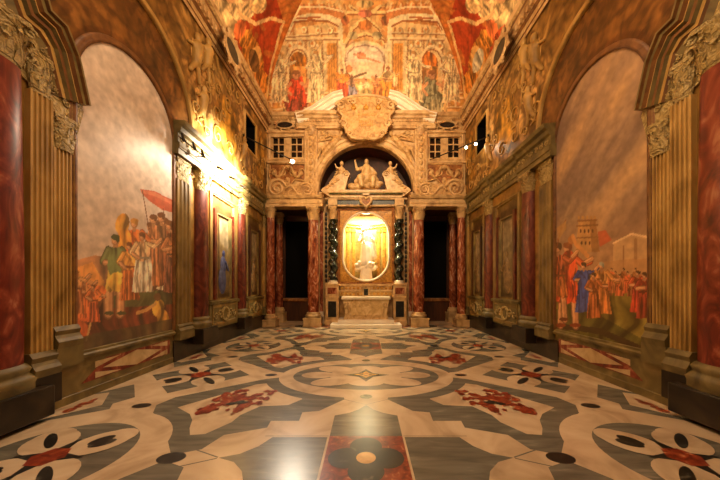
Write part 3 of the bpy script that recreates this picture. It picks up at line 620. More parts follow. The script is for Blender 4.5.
def vault_side(sd):
    X = (lambda P: P) if sd < 0 else (lambda P: [(732-x, y) for x, y in P])
    def paint(cv):
        A, B = cv.A, cv.B; c = srgb
        cv.C *= (.65+.7*fbm(A*1.3, B*1.3, 15))[:,None]
        cv.poly(X([(236,-4),(276,-4),(283,20),(276,45),(266,100),(252,92),(226,30)]), c(176,64,30), 1)
        cv.poly(X([(262,18),(282,22),(274,50),(268,95),(262,70)]), c(196,78,38), 1)
        al = np.nonzero(A > 5)[0]; cv.scroll(al, 1.3, c(222,150,70), .5, 22+sd, .3)
        gold = (224,146,58)
        for x, y, rx, ry, q, ro in ((253,58,10,24,gold,-.2),(246,38,6,10,gold,.4),(262,82,8,14,gold,-.3),(268,100,9,8,(238,180,100),0),(250,88,8,10,(226,150,70),.2)): 
            P = X([(x,y)])[0]; cv.ell(P[0], P[1], rx, ry, c(*q), ro*-sd, 1, fold=5, seed=x)
        P = X([(254,60)])[0]; cv.ell(P[0], P[1], 6.5, 15, c(244,190,110), .25*-sd if sd < 0 else -.2); cv.ell(P[0], P[1], 5, 12.5, c(*((120,84,44) if sd < 0 else (196,188,160))), .25 if sd > 0 else -.2, 1, fold=3)
        # big pale figures above the cornice
        for x, y, rx, ry, q, ro in ((228,16,13,22,(226,190,130),-.3),(212,6,12,16,(206,176,122),.2),(243,8,12,14,(238,200,140),.5),(222,44,8,18,(206,150,80),-.4),(236,62,6,14,(190,110,60),-.3),(240,28,6,10,(206,110,60),.3),(258,4,9,9,(244,200,134),0)):
            P = X([(x,y)])[0]; cv.ell(P[0], P[1], rx, ry, c(*q), ro*-sd, 1, fold=5, seed=x)
        for x, y in ((231,-2),(245,-4),(226,34)): P = X([(x,y)])[0]; cv.ell(P[0], P[1], 4, 5, c(232,176,120))
        if sd > 0: cv.ell(502, 36, 7, 12, c(206,90,46), .3, 1, fold=6)
        cv.line(X([(282,26),(276,48),(268,90),(265,112)]), .12, c(250,206,140)); cv.line(X([(236,0),(240,14),(256,24),(272,18),(284,22)]), .1, c(250,206,140))
        cv.ridge(2.0, .4, 3); cv.ridge(4.2, .35, 13); cv.detail(5, .25, 5); cv.detail(12, .25, 15)
    return paint
def build_vault():
    t = thing('ceiling', '', '', (0,0,0)); del t['label']; del t['category']; t['kind'] = 'structure'
    dv = np.concatenate([dep(np.linspace(0, arc(2.2), 170)), np.linspace(2.3, R, 14)])
    uu = np.linspace(-1, 1, 230)
    U, D = np.meshgrid(uu, dv); U = U.ravel(); D = D.ravel(); Xx = U*np.maximum(R-D, 1e-3)
    def mk(nm, pts, A, B, painter, conv, nu, nv, base):
        cv = Canvas(A, B, base, conv); painter(cv); mb = MB(); mb.v = list(zip(*[q.tolist() for q in pts]))
        i, j = np.meshgrid(np.arange(nu-1), np.arange(nv-1)); i = i.ravel(); j = j.ravel(); q = np.stack([j*nu+i, j*nu+i+1, (j+1)*nu+i+1, (j+1)*nu+i], 1)
        mb.f = q.tolist(); mb.m = [0]*len(q); mb.sm = [True]*len(q); return obj(nm, mb, M['paintv'], t, np.clip(cv.C, 0, 1))
    mk('vault_end_cove', (Xx, YB-D, zv(D)), Xx, arc(D), vault_end, vpx, len(uu), len(dv), srgb(228,160,84))
    for sd in (-1, 1):
        ss = np.linspace(0, 1, 180); S_, D = np.meshgrid(ss, dv); S_ = S_.ravel(); D = D.ravel(); yy = 2.0+S_**.8*(YB-D-2.0)
        mk('vault_side_cove', (sd*(R-D), yy, zv(D)), yy, arc(D), vault_side(sd), vpl, 180, len(dv), srgb(206,120,56))
build_vault()

# ------------------------------------------------------------ cornices of the side walls, plinths
def extr(mb, prof, s0, s1, m=0):      # prof (depth, z) polygon, extruded along local x
    n = len(prof); v = [(s0,-d,z) for d,z in prof]+[(s1,-d,z) for d,z in prof]
    mb.add(v, [tuple(range(n)), tuple(range(2*n-1,n-1,-1))]+[(i,(i+1)%n,n+(i+1)%n,n+i) for i in range(n)], m); return mb
for sd, nm in ((-1,1),(1,2)):
    mb = MB(); extr(mb, [(0,7.28),(.04,7.28),(.05,7.36),(.07,7.38),(.07,7.5),(.12,7.56),(.12,7.66),(.22,7.72),(.22,7.8),(.27,7.84),(.3,7.93),(0,7.95)], 5.45, YB, 0)
    mb.m[2:14] = [1,2,1,0,1,2,2,1,0,2,2,0]  # alternate light and dark faces put the moulding shade into the colour
    for k in range(34): s = 5.55+k*.158; mb.box(s, s+.08, -.19, -.06, 7.56, 7.68, 2)
    mb.map(side_map(sd)); struct('trim_%d' % nm, mb, [M['cornice'], M['brownp'], M['stone']])
    mb = MB(); extr(mb, [(0,0),(.03,0),(.03,.36),(.015,.42),(0,.42)], 5.58, YB-.02); mb.map(side_map(sd)); struct('baseboard_left' if sd < 0 else 'baseboard_right', mb, M['darkp'])
    mb = MB(); extr(mb, [(0,0),(.02,0),(.02,.1),(0,.12)], 1.2, 5.6); mb.map(side_map(sd)); struct('trim_%d' % (nm+4), mb, M['olive'])
mb = MB()
for a, b in ((-3.75,-2.45),(2.45,3.75)):
    mb.add([],[]); P = [(0,7.62),(.05,7.62),(.06,7.68),(.12,7.72),(.12,7.78),(.2,7.82),(.24,7.92),(0,7.95)]
    n = len(P); mb.add([(a,YB-d,z) for d,z in P]+[(b,YB-d,z) for d,z in P], [tuple(range(n)), tuple(range(2*n-1,n-1,-1))]+[(i,(i+1)%n,n+(i+1)%n,n+i) for i in range(n)], 0)
    for k in range(12): s = a+.05+k*.103; mb.box(s, s+.05, YB-.15, YB-.05, 7.73, 7.78)
struct('trim_3', mb, M['stone'])

# ------------------------------------------------------------ builders of the orders
def capital(mb, cx, cy, z0, z1, r, sq=1.0, m=0, n=8):
    h = z1-z0; b = MB()
    b.lathe([(r*.92,0),(r*1.02,.03*h),(r*.92,.08*h),(r*.92,.5*h),(r*1.08,.78*h),(r*1.25,.88*h)], 0, 0, 24)
    for row, (zz, hh, ro) in enumerate(((.08,.42,0),(.3,.45,pi/n))):
        for k in range(n):
            a = 2*pi*k/n+ro; ca, sa = cos(a), sin(a); wd = r*.36
            pr = [(r*.96,zz,1),(r*1.06,zz+.4*hh,1.1),(r*1.2,zz+.8*hh,.9),(r*1.36,zz+.95*hh,.6),(r*1.38,zz+.78*hh,.25)]
            v = []
            for rr, z, q in pr:
                for e in (-1, 0, 1): v.append(((rr+(0 if e else .03*r*1.5))*ca-e*wd*q*sa, (rr+(0 if e else .03*r*1.5))*sa+e*wd*q*ca, z*h))
            b.add(v, [(i*3+j,i*3+j+1,i*3+j+4,i*3+j+3) for i in range(4) for j in range(2)], 0, True)
    for k in range(4):
        a = pi/4+k*pi/2; c = np.array((r*1.42*cos(a), r*1.42*sin(a), .82*h)); u = np.array((cos(a), sin(a), 0))
        pts = [c+(u*cos(t)+np.array((0,0,1))*sin(t))*(r*.26*(1-t/11)) for t in np.linspace(0, 9, 18)]
        b.tube(pts, r*.075, 5)
    A = [(r*1.5*cos(pi/4+k*pi/2+e), r*1.5*sin(pi/4+k*pi/2+e)) for k in range(4) for e in (-.1,.1)]
    A2 = []
    for k in range(4):
        A2 += [A[2*k], A[2*k+1]]; a = pi/2+k*pi/2; A2.append((r*.98*cos(a), r*.98*sin(a)))
    b.prismz(A2, .9*h, h)
    b.map(lambda x, y, z: (cx+x, cy+y*sq, z0+z)); mb.join(b); return mb
def clip_wall(b):      # keep the half that stands out of the wall (local y <= .01)
    b.map(lambda x, y, z: (x, min(y, .02), z)); return b
def base_prof(r, h): return [(r*1.42,0),(r*1.42,.25*h),(r*1.48,.4*h),(r*1.36,.52*h),(r*1.2,.6*h),(r*1.2,.68*h),(r*1.28,.8*h),(r*1.16,.9*h),(r*1.02,h)]

# ------------------------------------------------------------ side wall orders
def wall_column(sd, y, r, zp, zb, zs, zc, where, group, sq=.55, plin='darkp', capm='oliveC', shaft='redpaint'):
    t = thing('red_column', where, 'column', (sd*R, y, zp), group); S = side_map(sd)
    b = half([(r,zb),(r*1.03,zb+.3*(zs-zb)),(r*.92,zs)], y, 26, sq); b.map(S); obj('shaft', b, M[shaft], t)
    b = half([(q, zp+.32+z) for q, z in base_prof(r, zb-zp-.32)], y, 26, sq); b.map(S); obj('base', b, M['olive'], t)
    b = MB(); b.box(y-r*1.42, y+r*1.42, -r*1.5*sq-.03, 0, zp, zp+.33); b.map(S); obj('plinth', b, M[plin], t, bevel=.012)
    b = MB(); capital(b, y, 0, zs, zc, r*.9, sq); clip_wall(b); b.map(S); obj('capital', b, M[capm], t)
def pilaster(sd, y0, y1, d, zp, zb, zs0, zs1, zc, label, group, n=5, m='ochre', plin='olive'):
    t = thing('fluted_pilaster', label, 'pilaster', (sd*R, (y0+y1)/2, zp), group); S = side_map(sd)
    P = [(y0,0),(y0,-d)]; w_ = (y1-y0)
    for k in range(n):
        a = y0+w_*(.06+.88*k/n); b_ = y0+w_*(.06+.88*(k+1)/n); g = (b_-a)*.2
        P += [(a+g,-d)]+[((a+b_)/2-(b_-a-2*g)/2*cos(q), -d+min(.026, d*.8)*sin(q)) for q in np.linspace(.3, pi-.3, 5)]+[(b_-g,-d)]
    P += [(y1,-d),(y1,0)]
    b = MB(); b.prismz(P, zs0, zs1); b.map(S); obj('shaft', b, M[m], t)
    b = MB(); h = zs0-zb
    extr(b, [(0,zb),(d+.07,zb),(d+.08,zb+.3*h),(d+.05,zb+.45*h),(d+.03,zb+.6*h),(d+.045,zb+.8*h),(d+.01,zs0),(0,zs0)], y0-.02, y1+.02); b.map(S); obj('base', b, M['olive'], t)
    b = MB(); b.box(y0-.03, y1+.03, -d-.07, 0, zp, zb); b.map(S); obj('plinth', b, M[plin], t)
    b = MB(); capital(b, 0, 0, zs1, zc, .15, 1); yc = (y0+y1)/2; b.map(lambda x, y, z: (yc+x*w_/.34, min(.02,-d*.5+y*.24), z)); b.map(S); obj('capital', b, M['oliveC'], t)
for sd in (-1, 1):
    dy = 0 if sd < 0 else .1; W_ = 'left' if sd < 0 else 'right'; S = side_map(sd)
    wall_column(sd, 2.86+dy, .27, .05, .66, 3.78, 4.3, 'thick red marble column nearest the camera, %s edge of the photo' % W_, 'painted red columns')
    pilaster(sd, 3.16+dy, 3.39+dy, .07, .14, .47, .74, 3.66, 4.12, 'narrow ochre fluted pilaster beside the nearest red column, %s wall' % W_, 'fluted pilasters', 4, plin='darkp')
    pilaster(sd, 3.43+dy, 3.69+dy, .035, .5, .74, 1.0, 3.15, 3.58, 'fluted pilaster on olive block right next to the arched fresco, %s wall' % W_, 'fluted pilasters', 5)
    # stepped entablature over the near pier
    t = thing('stepped_entablature', 'stepped olive-gold entablature above the nearest pilasters, %s wall' % W_, 'entablature', (sd*R, 3.3+dy, 3.6), 'near entablatures')
    px = [(36,-22),(46,-8),(51,10),(67,26),(79,57),(90,106)]
    P = [(a+dy, z) for a, z in (wall_at(x, y, .1) for x, y in px)]
    b = MB(); b.ring(P, [(.0,0),(.0,.12),(-.03,.125),(-.04,.09),(-.09,.1),(-.11,.06),(-.15,.085),(-.17,.05),(-.23,.07),(-.25,.035),(-.31,.055),(-.33,.03),(-.42,.025),(-.44,0)])
    for i in range(5): b.m[i*13:(i+1)*13] = [1,0,2,0,2,1,0,2,0,1,2,0,1]
    b.map(S); obj('moulding', b, [M['olive'], M['ochre'], M['brownp']], t)
    b = MB(); P = [(a+dy, z) for a, z in (wall_at(x, y) for x, y in [(-14,-40),(36,-16),(60,36),(82,112),(72,150),(48,150),(48,84),(24,80),(0,52),(-14,48)])]
    b.prism(P, -.022, 0); b.map(S); obj('carved_frieze', b, M['oliveC'], t)
    BS = []
    random.seed(5)
    for k in range(26):
        x = random.uniform(-8, 70); y = 10+x*.9+random.uniform(0, 38)
        if y > 150: continue
        a, z = wall_at(x, y); rr = random.uniform(.04, .08); q0 = random.uniform(0, 6)
        BS.append(MB()); BS[-1].tube([(a+dy+rr*(1-q/9)*cos(q+q0), -.03, z+rr*(1-q/9)*sin(q+q0)) for q in np.linspace(0, 8, 18)], .009, 5)
    objs('scroll_carving', BS, M['oliveC'], t, S)
    # painted dado under the arched fresco
    c = 4.64+dy
    t = thing('lozenge_painting', 'painted panel of red lozenges under the arched fresco, %s wall' % W_, 'panel', (sd*R, c, .1), 'lozenge panels')
    b = MB(); b.box(c-1.3, c+.93, -.012, 0, .1, .54); b.map(S); obj('ground', b, M['olive'], t)
    b = MB()
    for ring_ in ([(c-.86,.2),(c-.5,.46),(c+.84,.46),(c+.84,.2)],): b.prism(ring_, -.016, 0)
    b.map(S); obj('red_field', b, M['redpaint'], t)
    b = MB(); b.prism([(c-.55,.33),(c+.05,.45),(c+.62,.33),(c+.05,.21)], -.02, 0)
    for s1 in (-1, 1): b.prism([(c+.05+s1*.3,.445),(c+.05+s1*.72,.445),(c+.05+s1*.72,.36)], -.02, 0); b.prism([(c+.05+s1*.3,.215),(c+.05+s1*.72,.215),(c+.05+s1*.72,.3)], -.02, 0)
    b.map(S); obj('lozenge', b, M['creamp'], t)
    b = MB(); extr(b, [(0,.54),(.05,.54),(.06,.58),(.03,.6),(.03,.63),(0,.64)], c-.95, c+.96); b.map(S); obj('ledge', b, M['olive'], t)
    # far bay
    pilaster(sd, 5.64+dy, 6.06+dy, .06, .42, .55, .72, 3.6, 4.05, 'ochre pilaster between the arched fresco and the far red column, %s wall' % W_, 'fluted pilasters', 3, m='ochredark')
    wall_column(sd, 6.5+dy, .22, .42-.2, .8, 3.6, 4.05, 'red column in the middle of the %s wall behind the arched fresco' % W_, 'painted red columns', .7, shaft='brownred')
    wall_column(sd, 8.62+dy, .2, .42-.2, .8, 3.6, 4.05, 'red column farthest along the %s wall, near the altar wall' % W_, 'painted red columns', .7, shaft='brownred')
    pilaster(sd, 10.42, 10.78, .06, .42, .55, .72, 3.6, 4.05, 'narrow pilaster in the corner of the %s wall and altar wall' % W_, 'fluted pilasters', 3)
    t = thing('wall_entablature', 'olive entablature running above the far columns, %s wall' % W_, 'entablature', (sd*R, 8, 4.05), 'far entablatures')
    b = MB()
    for a, e, k in ((5.56+dy,6.8+dy,.1),(6.8+dy,8.36+dy,.03),(8.36+dy,8.88+dy,.1),(8.88+dy,10.36,.03),(10.36,10.86,.08)):
        extr(b, [(0,4.05),(k+.03,4.05),(k+.03,4.15),(k+.05,4.16),(k+.05,4.26),(k+.02,4.28),(k+.02,4.45),(k+.07,4.48),(k+.09,4.56),(k+.15,4.6),(k+.17,4.68),(0,4.7)], a, e)
    b.map(S); obj('moulding', b, M['olive'], t)
    BS = []
    random.seed(9)
    for k in range(30):
        s = 5.7+dy+k*.17; q0 = random.uniform(0, 6); kk = .125 if (s < 6.8+dy or 8.36+dy < s < 8.88+dy) else .055
        if s > 10.3: continue
        BS.append(MB()); BS[-1].tube([(s+.065*(1-q/9)*cos(q+q0), -kk, 4.365+.065*(1-q/9)*sin(q+q0)) for q in np.linspace(0, 8, 14)], .012, 5)
    objs('scroll_carving', BS, M['oliveC'], t, S)
    for a, e, ww in ((6.84+dy,8.32+dy,'between far red columns'),(8.94+dy,10.34,'by the altar corner')):
        t = thing('painted_niche', 'dark framed painted niche %s, %s wall' % (ww, W_), 'frame', (sd*R, (a+e)/2, 1.1), 'painted niches')
        b = MB(); b.ring([(a+.06,1.14),(a+.06,3.75),(e-.06,3.75),(e-.06,1.14)], [(.03,0),(.03,.04),(0,.05),(-.03,.03),(-.07,.04),(-.1,0)]); b.map(S); obj('outer_frame', b, M['ochredark'], t)
        b = MB(); b.ring([(a+.36,1.16),(a+.36,3.3),(e-.36,3.3),(e-.36,1.16)], [(.03,0),(.03,.03),(-.03,.035),(-.06,0)]); b.map(S); obj('inner_frame', b, M['olive'], t)
        b = MB(); b.box(a+.22, a+.33, -.05, 0, 1.14, 3.4); b.box(e-.33, e-.22, -.05, 0, 1.14, 3.4); b.map(S); obj('slim_pilaster', b, M['brownred'] if a < 8 else M['brown'], t)
        cz = 2.0; ym = (a+e)/2
        b = MB(); b.ell((ym-.06,0,1.62),.2,.03,.36); b.ell((ym-.02,0,2.0),.15,.03,.26); b.ell((ym,0,2.32),.07,.025,.09); b.cone((ym+.06,0,2.1),(ym+.24,0,1.9),.05,.035); b.map(S)
        obj('painted_figure', b, M['bluep'] if a < 8 and sd < 0 else M['figp'], t)
        t = thing('dado_relief', 'low carved panel with boss under the niche %s, %s wall' % (ww, W_), 'panel', (sd*R, ym, .45), 'carved dado panels')
        b = MB(); b.box(a, e, -.04, 0, .43, 1.08); extr(b, [(0,1.03),(.08,1.03),(.1,1.1),(0,1.13)], a-.02, e+.02); b.map(S); obj('slab', b, M['olive'], t)
        b = MB(); b.ring([(a+.12,.52),(a+.12,.98),(e-.12,.98),(e-.12,.52)], [(.02,.04),(.02,.06),(-.02,.06),(-.03,.04)], closed=True); b.map(S); obj('border', b, M['ochredark'], t)
        b = MB(); b.ring([(ym+.17*cos(q), .75+.17*sin(q)) for q in np.linspace(0, 2*pi, 20, endpoint=False)], [(.03,.04),(.02,.08),(-.02,.08),(-.03,.04)], closed=True)
        for s1 in (-1, 1):
            b.tube([(ym+s1*(.26+.11*(1-q/10)*cos(q)), -.055, .75+.13*(1-q/10)*sin(q)) for q in np.linspace(0, 9, 22)], .016, 5); b.tube([(ym+s1*(.48+.09*(1-q/10)*cos(q)), -.055, .75+.1*(1-q/10)*sin(-q)) for q in np.linspace(0, 9, 22)], .016, 5)
        b.map(S); obj('boss', b, M['oliveC'], t)
    # opening high on the wall, its unlit depth coloured black
    a, e = 8.93, 9.73
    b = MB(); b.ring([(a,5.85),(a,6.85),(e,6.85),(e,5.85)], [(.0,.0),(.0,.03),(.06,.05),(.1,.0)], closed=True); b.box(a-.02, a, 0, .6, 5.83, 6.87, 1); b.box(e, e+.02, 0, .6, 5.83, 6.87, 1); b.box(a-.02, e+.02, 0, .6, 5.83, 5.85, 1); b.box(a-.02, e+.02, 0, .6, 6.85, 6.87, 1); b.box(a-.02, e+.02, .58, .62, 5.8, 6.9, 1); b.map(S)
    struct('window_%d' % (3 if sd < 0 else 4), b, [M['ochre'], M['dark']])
    # oval cartouche on the cornice
    t = thing('oval_cartouche', 'pale scrolled frame round a dark oval medallion on the cornice, %s wall' % W_, 'medallion', (sd*(R-.3), 7.4, 7.6), 'oval medallions')
    def oc(mb_o, mb_f, cx, cz, rx, rz, dpt):
        mb_o.prism([(cx+rx*cos(q), cz+rz*sin(q)) for q in np.linspace(0, 2*pi, 26, endpoint=False)], -dpt-.02, -dpt+.03)
        mb_f.ring([(cx+rx*1.15*cos(q), cz+rz*1.15*sin(q)) for q in np.linspace(0, 2*pi, 26, endpoint=False)], [(.25*rz,dpt-.06),(.22*rz,dpt+.05),(0,dpt+.07),(-.15*rz,dpt+.02)][::-1], closed=True, smooth=True)
        for k in range(8):
            q = 2*pi*k/8+.39; cx2 = cx+rx*1.35*cos(q); cz2 = cz+rz*1.45*sin(q); rr = .32*rz
            mb_f.tube([(cx2+rr*(1-u/9)*cos(u+q), -dpt-.03, cz2+rr*(1-u/9)*sin(u+q)) for u in np.linspace(0, 8, 14)], .09*rz+.012, 5)
    o_, f_ = MB(), MB(); oc(o_, f_, 7.4, 7.5, .36, .25, .3); o_.map(S); f_.map(S); obj('dark_oval', o_, M['black'], t); obj('scroll_frame', f_, M['stone'], t)
    # putti and scroll stucco of the spandrel
    t = thing('spandrel_relief', 'gilded scrolls and putti above the arch mouldings, %s wall' % W_, 'relief', (sd*R, 7, 5), 'wall spandrel reliefs')
    BS = []; random.seed(21)
    for k in range(44):
        s = random.uniform(6.2, 10.5); z = random.uniform(4.9, 7.1); rr = random.uniform(.12, .26); q0 = random.uniform(0, 6); dr = random.choice((-1, 1))
        if 8.6 < s < 10.0 and 5.5 < z < 7.1: continue
        if np.hypot(s-4.7, z-4.74) < 1.65: continue
        BS.append(MB()); BS[-1].tube([(s+rr*(1-q/9)*cos(dr*q+q0), -.015, z+rr*(1-q/9)*sin(dr*q+q0)) for q in np.linspace(0, 8, 18)], .02, 5)
    objs('scroll', BS, M['ochre'], t, S)
    for s, z, h in ((6.3,6.2,.95),(6.72,6.5,.9),(6.55,5.35,.8),(8.72,5.3,.8)):
        b = MB(); b.cone((s,-.03,z+.2*h),(s+.03,-.05,z+.55*h),.12*h,.14*h); b.ell((s+.05,-.05,z+.78*h),.1*h,.08*h,.12*h); b.cone((s,-.03,z+.2*h),(s-.2*h,-.02,z-.12*h),.08*h,.05*h); b.cone((s+.02,-.03,z+.2*h),(s+.15*h,-.02,z-.2*h),.08*h,.045*h); b.cone((s,-.04,z+.6*h),(s+.34*h,-.03,z+.7*h),.05*h,.035*h); b.cone((s,-.04,z+.58*h),(s-.28*h,-.03,z+.45*h),.05*h,.035*h)
        b.map(S); obj('putto', b, M['ochre'], t, remesh=.025)

# ------------------------------------------------------------ altar wall
AX, AZ, AR = 0.0, 5.02, 1.78
def wall_back():
    b = MB(); y0, y1 = YB, YB+.2
    for s in (-1, 1):
        bx = lambda a, e, z0, z1: b.box(min(s*a,s*e), max(s*a,s*e), y0, y1, z0, z1)
        bx(1.78,3.75,4.45,6.3); bx(1.78,3.75,7.12,8.0); bx(1.78,2.34,6.3,7.12); bx(3.62,3.75,6.3,7.12); bx(1.6,1.8,0,5.02)
    n = 36; P = [(AR*cos(q), AZ+AR*sin(q)) for q in np.linspace(0, pi, n)]
    for i in range(n-1):
        (xa,za),(xb,zb) = P[i], P[i+1]; b.prism([(xa,za),(xa,8.0),(xb,8.0),(xb,zb)], y0, y1)
    return struct('wall_back', b, M['stone'])
wall_back()
# dark niche behind the arch, wall of the retable, side passages
b = MB()
n = 36; q = np.linspace(0, pi, n)
v = [((AR+.012)*cos(t), y, AZ+(AR+.012)*sin(t)) for y in (YB+.05, 11.95) for t in q]; b.add(v, [(i,i+1,n+i+1,n+i) for i in range(n-1)], 0, True)
b.box(-1.8, 1.8, 11.9, 12.0, 4.9, 6.85); b.box(-1.8, 1.8, 11.1, 12.0, 4.88, 5.0)
struct('wall_niche', b, M['nichep'])
b = MB()
b.box(-1.62,-.93,11.05,11.25,0,5.0); b.box(.93,1.62,11.05,11.25,0,5.0); b.box(-.93,.93,11.05,11.25,0,1.58); b.box(-.93,.93,11.05,11.25,4.34,5.0)
struct('wall_retable', b, M['stone'])
b = MB()
for s in (-1, 1):
    b.box(min(s*1.62,s*1.78), max(s*1.62,s*1.78), YB+.2, 12.3, 0, 4.5); b.box(min(s*3.75,s*3.9), max(s*3.75,s*3.9), YB, 12.3, 0, 4.6); b.box(min(s*1.7,s*3.8), max(s*1.7,s*3.8), YB+.2, 12.3, 4.42, 4.55)
    b.box(min(s*1.7,s*3.8), max(s*1.7,s*3.8), 12.2, 12.4, 0, .42); b.box(min(s*3.42,s*3.8), max(s*3.42,s*3.8), 12.2, 12.4, .42, 4.5); b.box(min(s*1.7,s*2.3), max(s*1.7,s*2.3), 12.2, 12.4, .42, 4.5); b.box(min(s*2.2,s*3.5), max(s*2.2,s*3.5), 12.2, 12.4, 4.2, 4.5)
struct('wall_passage', b, M['brown'])
for s, nm in ((-1,1),(1,2)):
    b = MB(); b.box(min(s*2.28,s*3.44), max(s*2.28,s*3.44), 12.28, 12.34, .95, 4.22); struct('door_%d' % nm, b, M['dark'])  # black sheet stands in for the unlit depth of the doorway
    W_ = 'left' if s < 0 else 'right'
    t = thing('parapet', 'low brown parapet across the dark doorway, %s of the altar' % W_, 'parapet', (s*2.8, 12.1, 0), 'doorway parapets')
    b = MB(); b.box(min(s*1.8,s*3.7), max(s*1.8,s*3.7), 12.02, 12.2, 0, .82); obj('panel', b, M['brown'], t)
    b = MB(); b.box(min(s*1.8,s*3.7), max(s*1.8,s*3.7), 11.96, 12.24, .82, .95); obj('rail', b, M['giltred'], t, bevel=.02)
    # windows
    t2 = thing('window_%d' % nm, '', '', (s*2.98, YB, 6.2)); del t2['label']; del t2['category']; t2['kind'] = 'structure'
    b = MB(); c = s*2.98; x0, x1 = c-.64, c+.64
    b.ring([(x0-.06,6.2),(x0-.06,7.2),(x1+.06,7.2),(x1+.06,6.2)], [(-.09,-YB),(-.09,-YB+.04),(-.02,-YB+.07),(.03,-YB+.03),(.03,-YB-.06)], closed=True)
    b.box(x0-.14, x1+.14, YB-.1, YB, 7.22, 7.3); b.box(x0-.12, x1+.12, YB-.08, YB, 6.1, 6.17); obj('surround', b, M['stone'], t2)
    b = MB()
    for k in (-1, 1):
        a0, a1 = c+k*.345-.235, c+k*.345+.235
        for xx in (a0, (a0+a1)/2, a1): b.box(xx-.02-(.012 if xx != (a0+a1)/2 else 0), xx+.02+(.012 if xx != (a0+a1)/2 else 0), YB+.05, YB+.1, 6.28, 7.14)
        for zz in (6.31, 6.575, 6.845, 7.11): b.box(a0, a1, YB+.055, YB+.095, zz-.02, zz+.02)
    b.box(c-.09, c+.09, YB+.04, YB+.1, 6.26, 7.16); b.box(x0-.02, c-.56, YB+.04, YB+.1, 6.26, 7.16); b.box(c+.56, x1+.02, YB+.04, YB+.1, 6.26, 7.16)
    obj('sash', b, M['stone'], t2)
    b = MB(); b.box(x0, x1, YB+.1, YB+.12, 6.26, 7.16); obj('pane', b, M['glass'], t2)
    # oval medallion above the window
    t = thing('oval_cartouche', 'scrolled frame round a dark oval above the %s window of the altar wall' % W_, 'medallion', (s*3.05, YB, 7.5), 'oval medallions')
    o_, f_ = MB(), MB(); oc(o_, f_, s*3.05, 7.5, .28, .12, .08); mv = lambda x, y, z: (x, YB+y, z); o_.map(mv); f_.map(mv); obj('dark_oval', o_, M['black'], t); obj('scroll_frame', f_, M['stone'], t)
    # side bay: beam, scroll pediment, gilded shield
    t = thing('stone_beam', 'pale stone beam on columns over the passage %s of the altar' % W_, 'beam', (s*2.7, 10.6, 4.35), 'passage beams')
    b = MB(); P = [(0,4.36),(.16,4.36),(.17,4.46),(.2,4.47),(.2,4.6),(.26,4.64),(.3,4.74),(0,4.76)]
    a, e = sorted((s*1.58, s*3.74)); n = len(P); b.add([(a,10.62-d,z) for d,z in P]+[(e,10.62-d,z) for d,z in P], [tuple(range(n)), tuple(range(2*n-1,n-1,-1))]+[(i,(i+1)%n,n+(i+1)%n,n+i) for i in range(n)]); b.box(a, e, 10.6, 10.95, 4.36, 4.76)
    obj('beam', b, M['stone'], t)
    t = thing('scroll_volute', 'large carved stone scroll lying on the beam, %s of the arch' % W_, 'volute', (s*2.9, 10.75, 4.76), 'stone volutes')
    b = MB(); b.prism([(s*3.72,4.76),(s*3.72,5.2),(s*3.6,5.42),(s*3.3,5.5),(s*3.05,5.42),(s*2.9,5.3),(s*2.65,5.24),(s*2.3,5.36),(s*1.95,5.3),(s*1.85,5.0),(s*1.85,4.76)], 10.74, 10.92); obj('body', b, M['stucco'], t, bevel=.03)
    b = MB(); b.tube([(s*3.32-s*.34*(1-u/14)*cos(u+.2), 10.72, 5.1+.34*(1-u/14)*sin(u+.2)) for u in np.linspace(0, 13, 46)], [.05*(1-u/20) for u in range(46)][:46] if 0 else .045, 6)
    b.tube([(s*2.2+s*.24*(1-u/14)*cos(u+1), 10.72, 5.05+.24*(1-u/14)*sin(u+1)) for u in np.linspace(0, 12, 36)], .04, 6)
    b.tube([(s*(3.0-.8*u), 10.72, 5.02+.16*sin(u*7)) for u in np.linspace(0, 1, 20)], .04, 6)
    random.seed(3)
    for k in range(9): 
        xx = s*random.uniform(1.95,3.6); zz = random.uniform(4.88,5.25); rr = random.uniform(.06,.12); b.tube([(xx+rr*(1-u/9)*cos(u+k), 10.73, zz+rr*(1-u/9)*sin(u+k)) for u in np.linspace(0, 8, 14)], .024, 5)
    obj('spiral', b, M['stone'], t)
    t = thing('gilded_shield', 'gilded carved shield with garland under the %s window of the altar wall' % W_, 'relief', (s*2.95, YB, 5.3), 'gilded shields')
    P = [(-.68,6.06),(.68,6.06),(.66,5.9),(.7,5.6),(.62,5.42),(.3,5.5),(.12,5.3),(0,5.24),(-.12,5.3),(-.3,5.5),(-.62,5.42),(-.7,5.6),(-.66,5.9)]
    b = MB(); b.prism([(s*2.95+x, z) for x, z in P], YB-.05, YB); obj('ground', b, M['giltred'], t)
    b = MB()
    for k in (-1, 1):
        b.tube([(s*2.95+k*(.1+.42*u), YB-.07, 5.95-.5*sin(pi*u*.9)*(.5+u*.5)) for u in np.linspace(0, 1, 14)], .06, 7)
        b.tube([(s*2.95+k*(.52+.13*(1-u/10)*cos(u)), YB-.07, 5.72+.16*(1-u/10)*sin(u)) for u in np.linspace(0, 9, 22)], .032, 6)
        b.tube([(s*2.95+k*(.22+.15*(1-u/10)*cos(u+2)), YB-.07, 5.72+.15*(1-u/10)*sin(u+2)) for u in np.linspace(0, 9, 22)], .03, 6)
    b.tube([(s*2.95+x, YB-.06, z) for x, z in P+P[:1]], .03, 6); b.ell((s*2.95,YB-.06,5.92),.13,.07,.1); b.ell((s*2.95,YB-.06,5.42),.1,.06,.14)
    obj('garland', b, M['stucco'], t)
    t = thing('stone_pilaster', 'carved stone pilaster rising beside the arch to the cornice, %s side' % W_, 'pilaster', (s*2.06, YB, 4.76), 'upper pilasters')
    b = MB(); b.box(s*2.06-.24, s*2.06+.24, YB-.14, YB, 4.76, 7.34); obj('shaft', b, M['stone'], t, bevel=.01)
